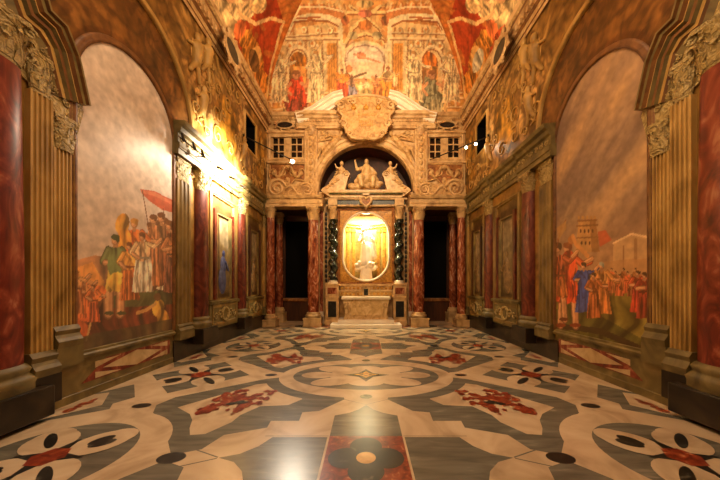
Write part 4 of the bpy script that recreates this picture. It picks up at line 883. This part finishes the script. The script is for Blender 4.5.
    b = MB(); b.ring([(s*2.06-.15,4.95),(s*2.06-.15,7.1),(s*2.06+.15,7.1),(s*2.06+.15,4.95)], [(.02,-YB+.12),(.02,-YB+.17),(-.02,-YB+.17),(-.03,-YB+.13)], closed=True)
    for k in range(9): b.ell((s*2.06, YB-.14, 5.15+k*.23), .08, .05, .1)
    obj('carved_panel', b, M['stucco'], t)
    b = MB(); capital(b, s*2.06, YB-.02, 7.1, 7.5, .19, .7); obj('capital', b, M['stone'], t)

# columns that carry the altar wall
def round_column(x, y, r, z0, zb, zs, zc, label, group, ped=False):
    t = thing('marble_column', label, 'column', (x, y, z0), group)
    b = MB(); b.lathe([(r,zb),(r*1.03,zb+.3*(zs-zb)),(r*.9,zs)], x, y, 28); obj('shaft', b, M['redcol'], t)
    b = MB(); hb = .2; b.lathe([(q, zb-hb+z) for q, z in base_prof(r, hb)], x, y, 28); obj('base', b, M['stone'], t)
    b = MB(); b.box(x-r*1.55, x+r*1.55, y-r*1.55, y+r*1.55, z0, zb-hb); b.box(x-r*1.62, x+r*1.62, y-r*1.62, y+r*1.62, zb-hb-.06, zb-hb); b.box(x-r*1.62, x+r*1.62, y-r*1.62, y+r*1.62, z0, z0+.06); obj('pedestal', b, M['stone'], t, bevel=.01)
    b = MB(); capital(b, x, y, zs, zc, r*.92); obj('capital', b, M['stone'], t)
for s, W_ in ((-1,'left'),(1,'right')):
    round_column(s*1.93, 10.56, .2, 0, .52, 3.86, 4.37, 'big red marble column on stone pedestal immediately %s of the altar' % W_, 'red marble columns')
    round_column(s*3.5, 10.58, .155, 0, .45, 3.95, 4.37, 'red marble column in the corner by the %s wall' % W_, 'red marble columns')
    round_column(s*3.52, 11.7, .15, 0, .6, 3.95, 4.42, 'dim red column standing back inside the passage %s of the altar' % W_, 'red marble columns')
    # retable side: red strip, beaded baluster, twisted column on pedestal
    t = thing('red_pilaster', 'thin red marble pilaster behind the big column, %s of the altar' % W_, 'pilaster', (s*1.68, 10.95, 0), 'thin red pilasters')
    b = MB(); b.box(s*1.68-.06, s*1.68+.06, 10.86, 11.05, .5, 4.3); obj('shaft', b, M['redcol'], t); b = MB(); b.box(s*1.68-.08, s*1.68+.08, 10.83, 11.05, 0, .5); obj('base', b, M['white'], t); b = MB(); b.box(s*1.68-.08, s*1.68+.08, 10.83, 11.05, 4.3, 4.5); obj('capital', b, M['stone'], t)
    t = thing('beaded_strip', 'slender dark beaded strip outside the twisted column, %s of the altar' % W_, 'ornament', (s*1.52, 10.98, 1.5), 'beaded strips')
    b = MB(); b.box(s*1.52-.07, s*1.52+.07, 11.0, 11.05, 1.55, 4.3); obj('strip', b, M['stone'], t)
    for k in range(15): b = MB(); b.ell((s*1.52, 10.98, 1.68+k*.18), .05, .05, .085); obj('bead', b, M['black'], t)
    t = thing('twisted_column', 'twisted black-green marble column on inlaid pedestal, %s of the oval niche' % W_, 'column', (s*1.24, 10.85, 0), 'twisted columns')
    b = MB(); nz, ns = 110, 22; v = []
    for i in range(nz+1):
        z = i/nz; ph = s*2*pi*5*z; rr = .145; 
        for j in range(ns):
            a = 2*pi*j/ns; v.append((s*1.24+.045*cos(ph)+rr*cos(a), 10.85+.045*sin(ph)+rr*sin(a), 1.68+2.28*z))
    b.add(v, [(i*ns+j, i*ns+(j+1)%ns, (i+1)*ns+(j+1)%ns, (i+1)*ns+j) for i in range(nz) for j in range(ns)], 0, True); obj('shaft', b, M['blackgreen'], t)
    b = MB(); b.lathe([(q, 1.55+z) for q, z in base_prof(.13, .13)], s*1.24, 10.85, 20); obj('base', b, M['white'], t)
    b = MB(); capital(b, s*1.24, 10.85, 3.96, 4.46, .13); obj('capital', b, M['stone'], t)
    b = MB(); x = s*1.25; b.box(x-.24, x+.24, 10.62, 11.05, 0, 1.5); b.box(x-.27, x+.27, 10.59, 11.05, 1.48, 1.55); b.box(x-.27, x+.27, 10.59, 11.05, 1.02, 1.1); b.box(x-.27, x+.27, 10.59, 11.05, 0, .2); pd = obj('pedestal', b, M['stone'], t, bevel=.01)
    b = MB(); b.box(x-.15, x+.15, 10.605, 10.63, .32, .9); o = obj('dark_panel', b, M['black'], pd); o['label'] = 'black veined marble panel'
    b = MB(); b.box(x-.17, x+.17, 10.605, 10.63, 1.17, 1.4); o = obj('red_panel', b, M['redcol'], pd); o['label'] = 'red marble inlay'

# ------------------------------------------------------------ altar
t = thing('altar_steps', 'two low white marble steps under the altar', 'step', (0, 10.2, 0))
b = MB(); b.box(-1.24, 1.24, 9.92, 11.05, 0, .13); obj('lower_step', b, M['bright'], t, bevel=.012)
b = MB(); b.box(-.99, .99, 10.12, 11.05, .13, .27); obj('upper_step', b, M['bright'], t, bevel=.012)
t = thing('altar_table', 'pale carved marble altar table with curved sides on the steps', 'altar', (0, 10.6, .27))
b = MB(); P = [(-.8,.27),(-.8,.34),(-.74,.4),(-.76,.62),(-.82,.85),(-.83,.98),(.83,.98),(.82,.85),(.76,.62),(.74,.4),(.8,.34),(.8,.27)]; b.prism(P, 10.34, 11.0); body = obj('body', b, M['altarm'], t, bevel=.015)
b = MB(); b.box(-.88, .88, 10.26, 11.05, .98, 1.08); obj('mensa', b, M['white'], t, bevel=.02)
b = MB()
for k in (-1, 1):
    b.tube([(k*(.66+.09*(1-u/10)*cos(u)), 10.335, .8+.09*(1-u/10)*sin(u)) for u in np.linspace(0, 9, 22)], .02, 5); b.tube([(k*(.66-.08*u), 10.335, .72-.3*u) for u in np.linspace(0, 1, 8)], .03, 6)
b.ring([(-.55,.42),(-.55,.88),(.55,.88),(.55,.42)], [(.015,-10.34),(.015,-10.325),(-.015,-10.325),(-.02,-10.34)], closed=True); obj('relief', b, M['altarm'], t)
t = thing('altar_gradine', 'moulded stone shelf rising behind the altar table', 'shelf', (0, 10.95, 1.08))
b = MB(); b.box(-1.0, 1.0, 10.78, 11.05, 1.08, 1.26); obj('lower_tier', b, M['giltst'], t, bevel=.015)
b = MB(); b.box(-1.02, 1.02, 10.74, 11.05, 1.26, 1.3); b.box(-.97, .97, 10.86, 11.05, 1.3, 1.46); b.box(-1.03, 1.03, 10.8, 11.05, 1.46, 1.54); obj('upper_tier', b, M['stone'], t, bevel=.012)
for k in range(13):
    for y, z in ((10.78,1.17),(10.86,1.38)): b = MB(); b.ell((-.9+k*.15, y, z), .05, .02, .05); obj('rosette', b, M['gilt'], t)
t = thing('tabernacle', 'small arched tabernacle with dark door in the middle of the altar shelf', 'tabernacle', (0, 10.8, 1.08))
b = MB(); P = [(-.15,1.08),(-.15,1.4)]+[(.15*cos(q), 1.4+.15*sin(q)) for q in np.linspace(pi, 0, 14)]+[(.15,1.08)]; b.prism(P, 10.66, 10.8); b.box(-.18, .18, 10.64, 10.8, 1.36, 1.41); obj('body', b, M['stone'], t)
b = MB(); P = [(-.075,1.12),(-.075,1.36)]+[(.075*cos(q), 1.36+.075*sin(q)) for q in np.linspace(pi, 0, 12)]+[(.075,1.12)]; b.prism(P, 10.645, 10.7); obj('door', b, M['black'], t)

# altarpiece: gilt frame with a stadium opening, golden niche, statue
ZC0, ZC1, RO = 2.53, 3.38, .885
def stadium(r, n=24): return [(r*cos(q), ZC1+r*sin(q)) for q in np.linspace(0, pi, n)]+[(r*cos(q), ZC0+r*sin(q)) for q in np.linspace(pi, 2*pi, n)]
t = thing('altarpiece_frame', 'gilded rectangular frame with white-rimmed oval opening above the altar', 'frame', (0, 11, 1.58))
b = MB(); S0 = stadium(RO); n = len(S0); x1, z0, z1 = 1.0, 1.6, 4.34
def to_rect(p):
    cx, cz = 0, (z0+z1)/2; dx, dz = p[0]-cx, p[1]-cz; k = min(x1/abs(dx) if abs(dx) > 1e-6 else 9e9, (z1-z0)/2/abs(dz) if abs(dz) > 1e-6 else 9e9); return (cx+dx*k, cz+dz*k)
Rr = [to_rect(p) for p in S0]
for i in range(n):
    j = (i+1)%n; b.prism([S0[i], Rr[i], Rr[j], S0[j]], 10.93, 11.06)
for cx_ in (-1, 1):
    for cz_, s_ in ((z1,1),(z0,-1)):    # corners of the rectangle
        k0 = [p for p in Rr if abs(p[0]-cx_*x1) < 1e-4 and (p[1]-2.97)*s_ > 0]; k1 = [p for p in Rr if abs(p[1]-cz_) < 1e-4 and p[0]*cx_ > 0]
        if k0 and k1:
            a = max(k0, key=lambda p: p[1]*s_); e = max(k1, key=lambda p: p[0]*cx_); b.prism([a, (cx_*x1, cz_), e], 10.93, 11.06)
obj('gilt_field', b, M['gilt'], t)
b = MB(); b.ring([(-x1,z0),(-x1,z1),(x1,z1),(x1,z0)], [(.07,-11.06),(.07,-10.88),(.02,-10.87),(-.02,-10.92),(-.02,-11.0)], closed=True); obj('outer_moulding', b, M['giltred'], t)
b = MB(); b.ring(S0, [(.05,-10.93),(.05,-10.88),(.0,-10.86),(-.03,-10.9),(-.03,-11.0)], closed=True, smooth=True); o = obj('oval_rim', b, M['white'], t); o['label'] = 'white moulded rim'
# niche behind
b = MB(); nseg = 20; pr = [(1.0*cos(a), 11.06+.8*sin(a)) for a in np.linspace(0, pi, nseg)]
b.add([(x, y, z) for z in (1.5, 4.4) for x, y in pr], [(i,i+1,nseg+i+1,nseg+i) for i in range(nseg-1)], 0, True)
b.add([(x, y, 1.5) for x, y in pr], [tuple(range(nseg))]); b.add([(x, y, 4.4) for x, y in pr], [tuple(range(nseg))])
struct('wall_apse', b, M['goldwall'])
t = thing('niche_pilasters', 'gilded pilasters lining the bright oval niche behind the statue', 'pilaster', (0, 11.7, 1.55))
for xx in (-.72, -.5, .5, .72):
    b = MB(); y = 11.06+.8*sqrt(1-xx*xx)-.04; b.box(xx-.06, xx+.06, y-.05, y+.05, 1.55, 3.62); b.box(xx-.09, xx+.09, y-.08, y+.05, 3.62, 3.78); b.box(xx-.08, xx+.08, y-.07, y+.05, 1.55, 1.75); obj('pilaster', b, M['gilt'], t, bevel=.01)
b = MB(); P = [(.93*cos(a), 11.06+.74*sin(a)) for a in np.linspace(.15, pi-.15, 24)]; b.tube([(x, y, 3.85) for x, y in P], .05, 8); b.tube([(x, y, 3.95) for x, y in P], .03, 8); obj('cornice', b, M['gilt'], t)
def cloth(b, pts):      # tapered limbs and drapery of a statue
    for p0, p1, r0, r1 in pts: b.cone(p0, p1, r0, r1, 0, 12)
t = thing('madonna_statue', 'pale marble statue of a robed woman holding a child on clouds in the lit niche', 'statue', (0, 11.25, 1.9))
b = MB(); X, Y, Z = 0, 11.3, 2.3
cloth(b, [((X,Y,Z+.1),(X,Y,Z+.75),.26,.2),((X-.12,Y-.05,Z+.05),(X-.06,Y-.06,Z+.7),.14,.13),((X+.13,Y-.08,Z+.05),(X+.07,Y-.08,Z+.65),.13,.12),((X,Y,Z+.7),(X,Y,Z+1.12),.17,.16),((X,Y,Z+1.2),(X,Y-.01,Z+1.32),.06,.055),
    ((X-.16,Y,Z+1.14),(X-.27,Y-.06,Z+.9),.07,.055),((X-.27,Y-.06,Z+.9),(X-.14,Y-.2,Z+.95),.05,.04),((X+.16,Y,Z+1.14),(X+.3,Y-.04,Z+.92),.07,.055),((X+.3,Y-.04,Z+.92),(X+.22,Y-.22,Z+.98),.05,.04),((X+.25,Y+.03,Z+1.0),(X+.3,Y+.06,Z+.3),.1,.14)])
b.ell((X-.01,Y-.03,Z+1.42), .085,.095,.11); b.ell((X,Y+.03,Z+1.43), .12,.1,.13)
cloth(b, [((X-.12,Y-.22,Z+.98),(X-.12,Y-.2,Z+1.18),.08,.07),((X-.12,Y-.24,Z+.96),(X-.05,Y-.3,Z+.8),.05,.035),((X-.15,Y-.22,Z+1.15),(X-.28,Y-.26,Z+1.22),.035,.025)]); b.ell((X-.12,Y-.21,Z+1.3), .065,.07,.075)
obj('figure', b, M['bright'], t, remesh=.018)
b = MB(); random.seed(6)
for k in range(26): b.ell((random.uniform(-.36,.36), 11.3+random.uniform(-.18,.12), 2.1+random.uniform(0,.3)), random.uniform(.09,.17), .12, random.uniform(.07,.12))
for k, (x, z) in enumerate(((-.26,2.37),(.28,2.32),(.02,2.22))): b.ell((x,11.12,z), .07,.07,.08)
b.cone((0,11.3,1.5),(0,11.3,2.15),.3,.22); obj('cloud_base', b, M['bright'], t, remesh=.02)
b = MB()
for k in range(9):
    a = pi*(k+.5)/9; b.cone((.16*cos(a), 11.4, 3.72+.1*sin(a)),(.3*cos(a), 11.4, 3.76+.22*sin(a)), .02,.008)
obj('halo_rays', b, M['gilt'], t)
t = thing('niche_lamp', 'glowing lamp hidden at the top of the oval niche', 'lamp', (0, 11.2, 4.2))
b = MB(); b.tube([(-.34,11.2,4.3),(.34,11.2,4.3)], .035, 8); obj('tube', b, M['lampsoft'], t)
b = MB(); b.box(-.4, .4, 11.12, 11.28, 4.33, 4.38); obj('housing', b, M['metal'], t)

# entablature and pediment over the altarpiece
t = thing('altar_entablature', 'dark green marble band with stone mouldings over the oval frame', 'entablature', (0, 11, 4.44))
b = MB(); b.box(-1.46, 1.46, 10.78, 11.06, 4.5, 4.68); obj('marble_band', b, M['blackgreen'], t)
b = MB(); b.box(-1.5, 1.5, 10.74, 11.06, 4.44, 4.5); b.box(-1.54, 1.54, 10.7, 11.06, 4.68, 4.74)
for s in (-1, 1): b.box(s*1.24-.17, s*1.24+.17, 10.68, 11.06, 4.46, 4.74); 
obj('moulding', b, M['stone'], t, bevel=.01)
t = thing('pediment_base', 'curved pale stone cornice carrying the statues inside the arch', 'cornice', (0, 11, 4.74))
b = MB(); b.prism([(-1.3,4.74),(-1.6,4.95),(-1.68,5.03),(1.68,5.03),(1.6,4.95),(1.3,4.74)], 10.66, 11.1); b.box(-1.45, 1.45, 10.6, 11.0, 4.9, 4.96); obj('cornice', b, M['statue'], t, bevel=.02)
b = MB(); b.tube([(x, 10.6, 4.87) for x in np.linspace(-1.35, 1.35, 4)], .025, 6); obj('green_fillet', b, M['green'], t)
for s, W_ in ((-1,'left'),(1,'right')):
    t = thing('sloping_volute', 'sloping carved scroll under the %s reclining angel inside the arch' % W_, 'volute', (s*1.1, 10.95, 5.03), 'pediment volutes')
    b = MB(); b.prism([(s*1.66,5.03),(s*1.64,5.12),(s*1.35,5.3),(s*1.05,5.55),(s*.85,5.76),(s*.68,5.78),(s*.6,5.66),(s*.68,5.5),(s*.72,5.3),(s*.8,5.03)], 10.78, 11.1); obj('body', b, M['statue'], t, bevel=.02)
    b = MB(); b.tube([(s*(.75+.12*(1-u/10)*cos(u)), 10.77, 5.66+.12*(1-u/10)*sin(u)) for u in np.linspace(0, 9, 22)], .025, 6)
    for k in range(5): u = k/5; b.ell((s*(1.45-.5*u), 10.77, 5.14+.38*u), .07, .025, .045)
    obj('carving', b, M['stucco'], t)
    t = thing('angel_statue', 'small marble angel with raised arm perched on the %s sloping scroll' % W_, 'statue', (s*.98, 10.95, 5.6), 'perched angels')
    b = MB(); x = s*.95; y = 10.95; z = 5.66
    cloth(b, [((x,y,z),(x-s*.02,y,z+.26),.12,.09),((x-s*.02,y,z+.28),(x-s*.02,y-.01,z+.36),.035,.035),((x+s*.02,y-.05,z),(x+s*.22,y-.08,z-.12),.08,.06),((x+s*.22,y-.08,z-.12),(x+s*.42,y-.05,z-.3),.06,.035),((x-s*.02,y-.08,z-.02),(x-s*.16,y-.1,z-.1),.08,.05),
        ((x+s*.06,y,z+.26),(x+s*.17,y-.02,z+.3),.045,.035),((x+s*.17,y-.02,z+.3),(x+s*.22,y-.05,z+.42),.032,.022),((x-s*.1,y,z+.24),(x-s*.2,y-.04,z+.1),.045,.03)]); b.ell((x-s*.03,y-.02,z+.45), .075,.08,.09)
    obj('body', b, M['statue'], t, remesh=.014)
    b = MB()
    for k in range(4): b.cone((x+s*.05,y+.08,z+.22),(x+s*(.2+.03*k),y+.12,z+.3-.1*k), .035,.015)
    obj('wing', b, M['statue'], t, remesh=.012)
t = thing('seated_statue', 'central marble statue of a seated bearded figure raising one hand under the arch', 'statue', (0, 10.95, 5.03))
b = MB(); x, y, z = 0, 10.92, 5.5
cloth(b, [((x,y,z),(x+.02,y,z+.42),.22,.17),((x+.02,y,z+.45),(x+.02,y-.02,z+.56),.06,.055),((x-.1,y-.08,z+.02),(x-.22,y-.24,z+.0),.13,.12),((x+.12,y-.08,z+.02),(x+.26,y-.22,z+.0),.13,.12),((x-.22,y-.24,z),(x-.16,y-.26,z-.3),.11,.1),((x+.26,y-.22,z),(x+.24,y-.26,z-.3),.11,.1),
    ((x-.15,y,z+.42),(x-.34,y-.08,z+.34),.075,.06),((x-.34,y-.08,z+.34),(x-.4,y-.14,z+.6),.055,.035),((x+.19,y,z+.4),(x+.36,y-.04,z+.2),.08,.07),((x+.36,y-.04,z+.2),(x+.3,y-.2,z+.1),.06,.045),((x+.1,y+.05,z+.36),(x+.34,y+.02,z-.05),.12,.16),((x-.15,y,z+.1),(x-.36,y-.05,z-.1),.14,.1)])
b.ell((x+.02,y-.03,z+.66), .085,.095,.115); b.ell((x+.02,y-.09,z+.6), .05,.05,.07); b.ell((x-.41,y-.15,z+.65),.035,.03,.05)
obj('figure', b, M['statue'], t, remesh=.018)
b = MB(); random.seed(8)
for k in range(22): b.ell((random.uniform(-.55,.55), 10.93+random.uniform(-.12,.1), 5.12+random.uniform(0,.26)), random.uniform(.12,.2), .14, random.uniform(.08,.13))
obj('cloud_seat', b, M['statue'], t, remesh=.022)
t = thing('heart_cartouche', 'heart-shaped stone cartouche over the top of the oval frame', 'cartouche', (0, 10.7, 4.3))
def heart(k, cx=0, cz=4.58): return [(cx+k*16*sin(q)**3/16, cz+k*(13*cos(q)-5*cos(2*q)-2*cos(3*q)-cos(4*q))/16) for q in np.linspace(0, 2*pi, 40, endpoint=False)]
b = MB(); b.prism(heart(.2), 10.6, 10.72); obj('heart', b, M['giltred'], t); b = MB(); b.ring(heart(.2), [(.05,-10.6),(.04,-10.56),(-.01,-10.55),(-.03,-10.6)], closed=True, smooth=True); b.box(-.12, .12, 10.56, 10.7, 4.8, 4.86); obj('border', b, M['statue'], t)

# ------------------------------------------------------------ arch, cornice and cartouche above
t = thing('archivolt', 'moulded stone arch framing the dark niche with statues', 'arch', (0, YB, AZ))
b = MB(); b.ring([(1.78*cos(q), AZ+1.78*sin(q)) for q in np.linspace(0, pi, 64)], [(.0,-YB-.15),(.0,-YB+.1),(-.05,-YB+.14),(-.1,-YB+.1),(-.2,-YB+.1),(-.24,-YB+.15),(-.32,-YB+.16),(-.36,-YB)], smooth=False); obj('moulding', b, M['stone'], t)
b = MB(); b.prism([(-.16,6.78),(-.22,7.2),(.22,7.2),(.16,6.78)], YB-.24, YB); obj('keystone', b, M['stucco'], t, bevel=.02)
for s, W_ in ((-1,'left'),(1,'right')):
    t = thing('winged_figure', 'stucco winged figure reclining in the %s spandrel above the arch' % W_, 'relief', (s*1.2, YB, 6.6), 'spandrel figures')
    b = MB(); y = YB-.1
    cloth(b, [((s*1.05,y,6.98),(s*1.32,y,6.72),.13,.14),((s*1.32,y,6.72),(s*1.55,y-.03,6.45),.12,.1),((s*1.55,y-.03,6.45),(s*1.75,y,6.05),.09,.05),((s*1.36,y,6.7),(s*1.7,y-.02,6.6),.1,.07),((s*1.7,y-.02,6.6),(s*1.82,y,6.25),.07,.04),((s*1.0,y,7.05),(s*.95,y,7.12),.05,.045),
        ((s*1.08,y,7.02),(s*.85,y-.03,6.94),.055,.045),((s*.85,y-.03,6.94),(s*.62,y-.05,7.06),.045,.03),((s*1.1,y,7.0),(s*1.32,y-.04,7.1),.055,.04),((s*1.32,y-.04,7.1),(s*1.5,y-.04,7.02),.04,.03)]); b.ell((s*.92,y-.02,7.19),.075,.08,.09)
    obj('body', b, M['stucco'], t, remesh=.02)
    b = MB()
    for k in range(5): b.cone((s*1.15,y+.05,7.05),(s*(1.45+.1*k),y+.06,7.26-.09*k),.05,.025)
    obj('wing', b, M['stucco'], t, remesh=.018)
    t = thing('broken_pediment', 'bright curved segment of broken pediment sweeping up to the cartouche, %s side' % W_, 'pediment', (s*1.8, YB, 7.9), 'broken pediments')
    c0 = np.array([(2.62,7.84),(2.3,7.93),(2.0,8.08),(1.72,8.28),(1.45,8.46),(1.2,8.6),(.88,8.68)])
    pth = [(s*x, z) for x, z in c0]; 
    sg = 1 if s > 0 else -1
    b = MB(); b.ring(pth, [(0*sg,-YB-.1),(0*sg,-YB+.34),(.06*sg,-YB+.36),(.08*sg,-YB+.28),(.14*sg,-YB+.3),(.16*sg,-YB+.22),(.3*sg,-YB+.22),(.33*sg,-YB+.14),(.4*sg,-YB+.14),(.4*sg,-YB-.1)]); obj('moulding', b, M['bright'], t)
    t = thing('pediment_cornice', 'stone entablature block under the broken pediment, %s of the cartouche' % W_, 'cornice', (s*1.7, YB, 7.3), 'pediment cornices')
    P = [(0,7.36),(.14,7.36),(.14,7.44),(.16,7.45),(.16,7.66),(.24,7.7),(.26,7.76),(.34,7.8),(.36,7.9),(0,7.92)]
    a, e = sorted((s*.6, s*2.6)); n = len(P); b = MB(); b.add([(a,YB-d,z) for d,z in P]+[(e,YB-d,z) for d,z in P], [tuple(range(n)), tuple(range(2*n-1,n-1,-1))]+[(i,(i+1)%n,n+(i+1)%n,n+i) for i in range(n)]); obj('block', b, M['stone'], t)
    b = MB()
    for k in range(17): xx = a+.05+k*.115; b.box(xx, xx+.06, YB-.21, YB-.14, 7.58, 7.66)
    obj('dentils', b, M['stone'], t)
    # spandrel and frieze carving
    t = thing('stucco_carving', 'scrolling stucco foliage around the arch, %s half of the altar wall' % W_, 'relief', (s*1.6, YB, 6), 'stucco foliage')
    BS = []; random.seed(31)
    for k in range(60):
        x = random.uniform(.2, 1.82); z = random.uniform(5.2, 7.3)
        if np.hypot(x, z-AZ) < 2.2 : continue
        rr = random.uniform(.07, .17); q0 = random.uniform(0, 6); dr = random.choice((-1, 1)); BS.append(MB()); BS[-1].tube([(s*x+rr*(1-q/9)*cos(dr*q+q0), YB-.02, z+rr*(1-q/9)*sin(dr*q+q0)) for q in np.linspace(0, 8, 18)], .026, 5)
    for k in range(16): x = random.uniform(2.35, 3.7); z = random.choice((7.5,7.55,7.2)); rr = random.uniform(.05,.09); BS.append(MB()); BS[-1].tube([(s*x+rr*(1-q/9)*cos(q+k), YB-.01, z+rr*(1-q/9)*sin(q+k)) for q in np.linspace(0, 8, 14)], .016, 5)
    objs('scroll', BS, M['stucco'], t)
t = thing('inscription_cartouche', 'large scrolled stone cartouche with worn gilt lettering between the broken pediments', 'cartouche', (0, YB-.4, 7.1))
P = [(0,7.05),(.35,7.02),(.62,7.1),(.78,7.3),(.86,7.55),(.98,7.7),(.92,7.95),(1.12,8.15),(1.08,8.5),(.85,8.66),(.5,8.74),(0,8.8)]
P = P+[(-x, z) for x, z in P[::-1][1:-1]]
LZ = lambda x, y, z: (x*.9, y, 6.82+(z-7.05)*.897)
b = MB(); b.prism(P, YB-.46, YB-.2); b.map(LZ); obj('shield', b, M['stucco'], t, bevel=.05)
b = MB(); b.tube([(x, YB-.46, z) for x, z in P+P[:1]], .06, 7)
for s in (-1, 1):
    for x, z, rr in ((1.02,8.35,.2),(.9,7.62,.17),(.66,7.22,.15),(.52,8.5,.12)): b.tube([(s*(x+rr*(1-u/10)*cos(u)), YB-.5, z+rr*(1-u/10)*sin(u)) for u in np.linspace(0, 9, 22)], .05, 6)
b.map(LZ); obj('scroll_border', b, M['stone'], t)
for x in (-.5, 0, .5): b = MB(); b.ell((x, YB-.47, 8.28), .11, .07, .09); b.ell((x, YB-.5, 8.35), .05, .05, .05); b.map(LZ); obj('shell_boss', b, M['gilt'], t)
random.seed(12)
for z, w_, n_ in ((8.0,.44,11),(7.72,.3,8),(7.58,.3,8)):
    for k in range(n_):
        x = -w_+2*w_*(k+.5)/n_; hh = random.uniform(.09,.13); b = MB(); b.box(x-.016, x+.012, YB-.476, YB-.455, z-hh/2, z+hh/2)
        if random.random() < .6: b.box(x-.012, x+.035, YB-.472, YB-.455, z+random.choice((-hh/2, 0, hh/2-.02)), z+random.choice((-hh/2, 0, hh/2-.02))+.022)
        b.map(LZ); obj('worn_letter', b, M['gilt'], t)

# ------------------------------------------------------------ lamps on arms and the track
def head(b, g, p, d, r=.07):
    d = np.array(d, float); d /= np.linalg.norm(d); p = np.array(p, float)
    b.tube([p-d*.16, p-d*.1, p-d*.02, p], [r*.45, r*.8, r, r*1.05], 12, cap=False); b.ell(tuple(p-d*.15), r*.45, r*.45, r*.45, 0, 8, 6)
    g.ell(tuple(p-d*.02), r*.8, r*.8, r*.8, 0, 12, 8)
t = thing('wall_lamp', 'star-bright spotlight at the tip of the iron arm from the left wall', 'lamp', (-R, 8.85, 6.08))
b = MB(); b.tube([(-R,8.85,6.08),(-2.64,10.4,6.0)], .022, 8); b.tube([(-R+.03,8.85,6.08),(-R,8.85,6.08)], .07, 12); b.tube([(-2.64,10.4,6.0),(-2.64,10.38,5.94)], .02, 6); obj('arm', b, M['metal'], t)
b = MB(); g = MB(); head(b, g, (-2.62,10.26,5.9), (.25,-1,-.4), .08); h = obj('lamp_head', b, M['metal'], t); obj('bulb', g, M['lampglow'], h)
t = thing('wall_lamp', 'iron arm with two small spotlights reaching from the right wall', 'lamp', (R, 8.85, 6.05))
b = MB(); b.tube([(R,8.85,6.06),(2.31,10.4,6.02)], .022, 8); b.tube([(R-.03,8.85,6.06),(R,8.85,6.06)], .07, 12); obj('arm', b, M['metal'], t)
for u in (.2, .35):
    x, y, z = 3.75-1.44*u, 8.85+1.55*u, 6.06-.12
    b = MB(); g = MB(); b.tube([(x,y,z+.12),(x,y-.02,z)], .012, 6); head(b, g, (x-.01,y-.1,z), (-.2,-1,-.3), .05); h = obj('lamp_head', b, M['metal'], t); obj('bulb', g, M['lampglow2'], h)
t = thing('track_rail', 'thin lamp rail with small spotlights along the glaring left wall', 'lamp', (-R, 6.8, 4.25))
b = MB(); b.tube([(-R+.3,5.3,4.24),(-R+.3,8.4,4.24)], .012, 6)
for y in (6.2, 8.2): b.tube([(-R,y,4.3),(-R+.3,y,4.24)], .012, 6)
obj('rail', b, M['metal'], t)
for y in (5.4, 5.75, 6.05, 6.6, 7.2, 7.8):
    b = MB(); g = MB(); head(b, g, (-R+.34,y,4.2), (.3,0,-1) if y < 6.2 else (-.8,0,.3), .03); h = obj('lamp_head', b, M['metal'], t)
    obj('bulb', g, M['glass'] if y < 6.2 else M['lampglow2'], h)
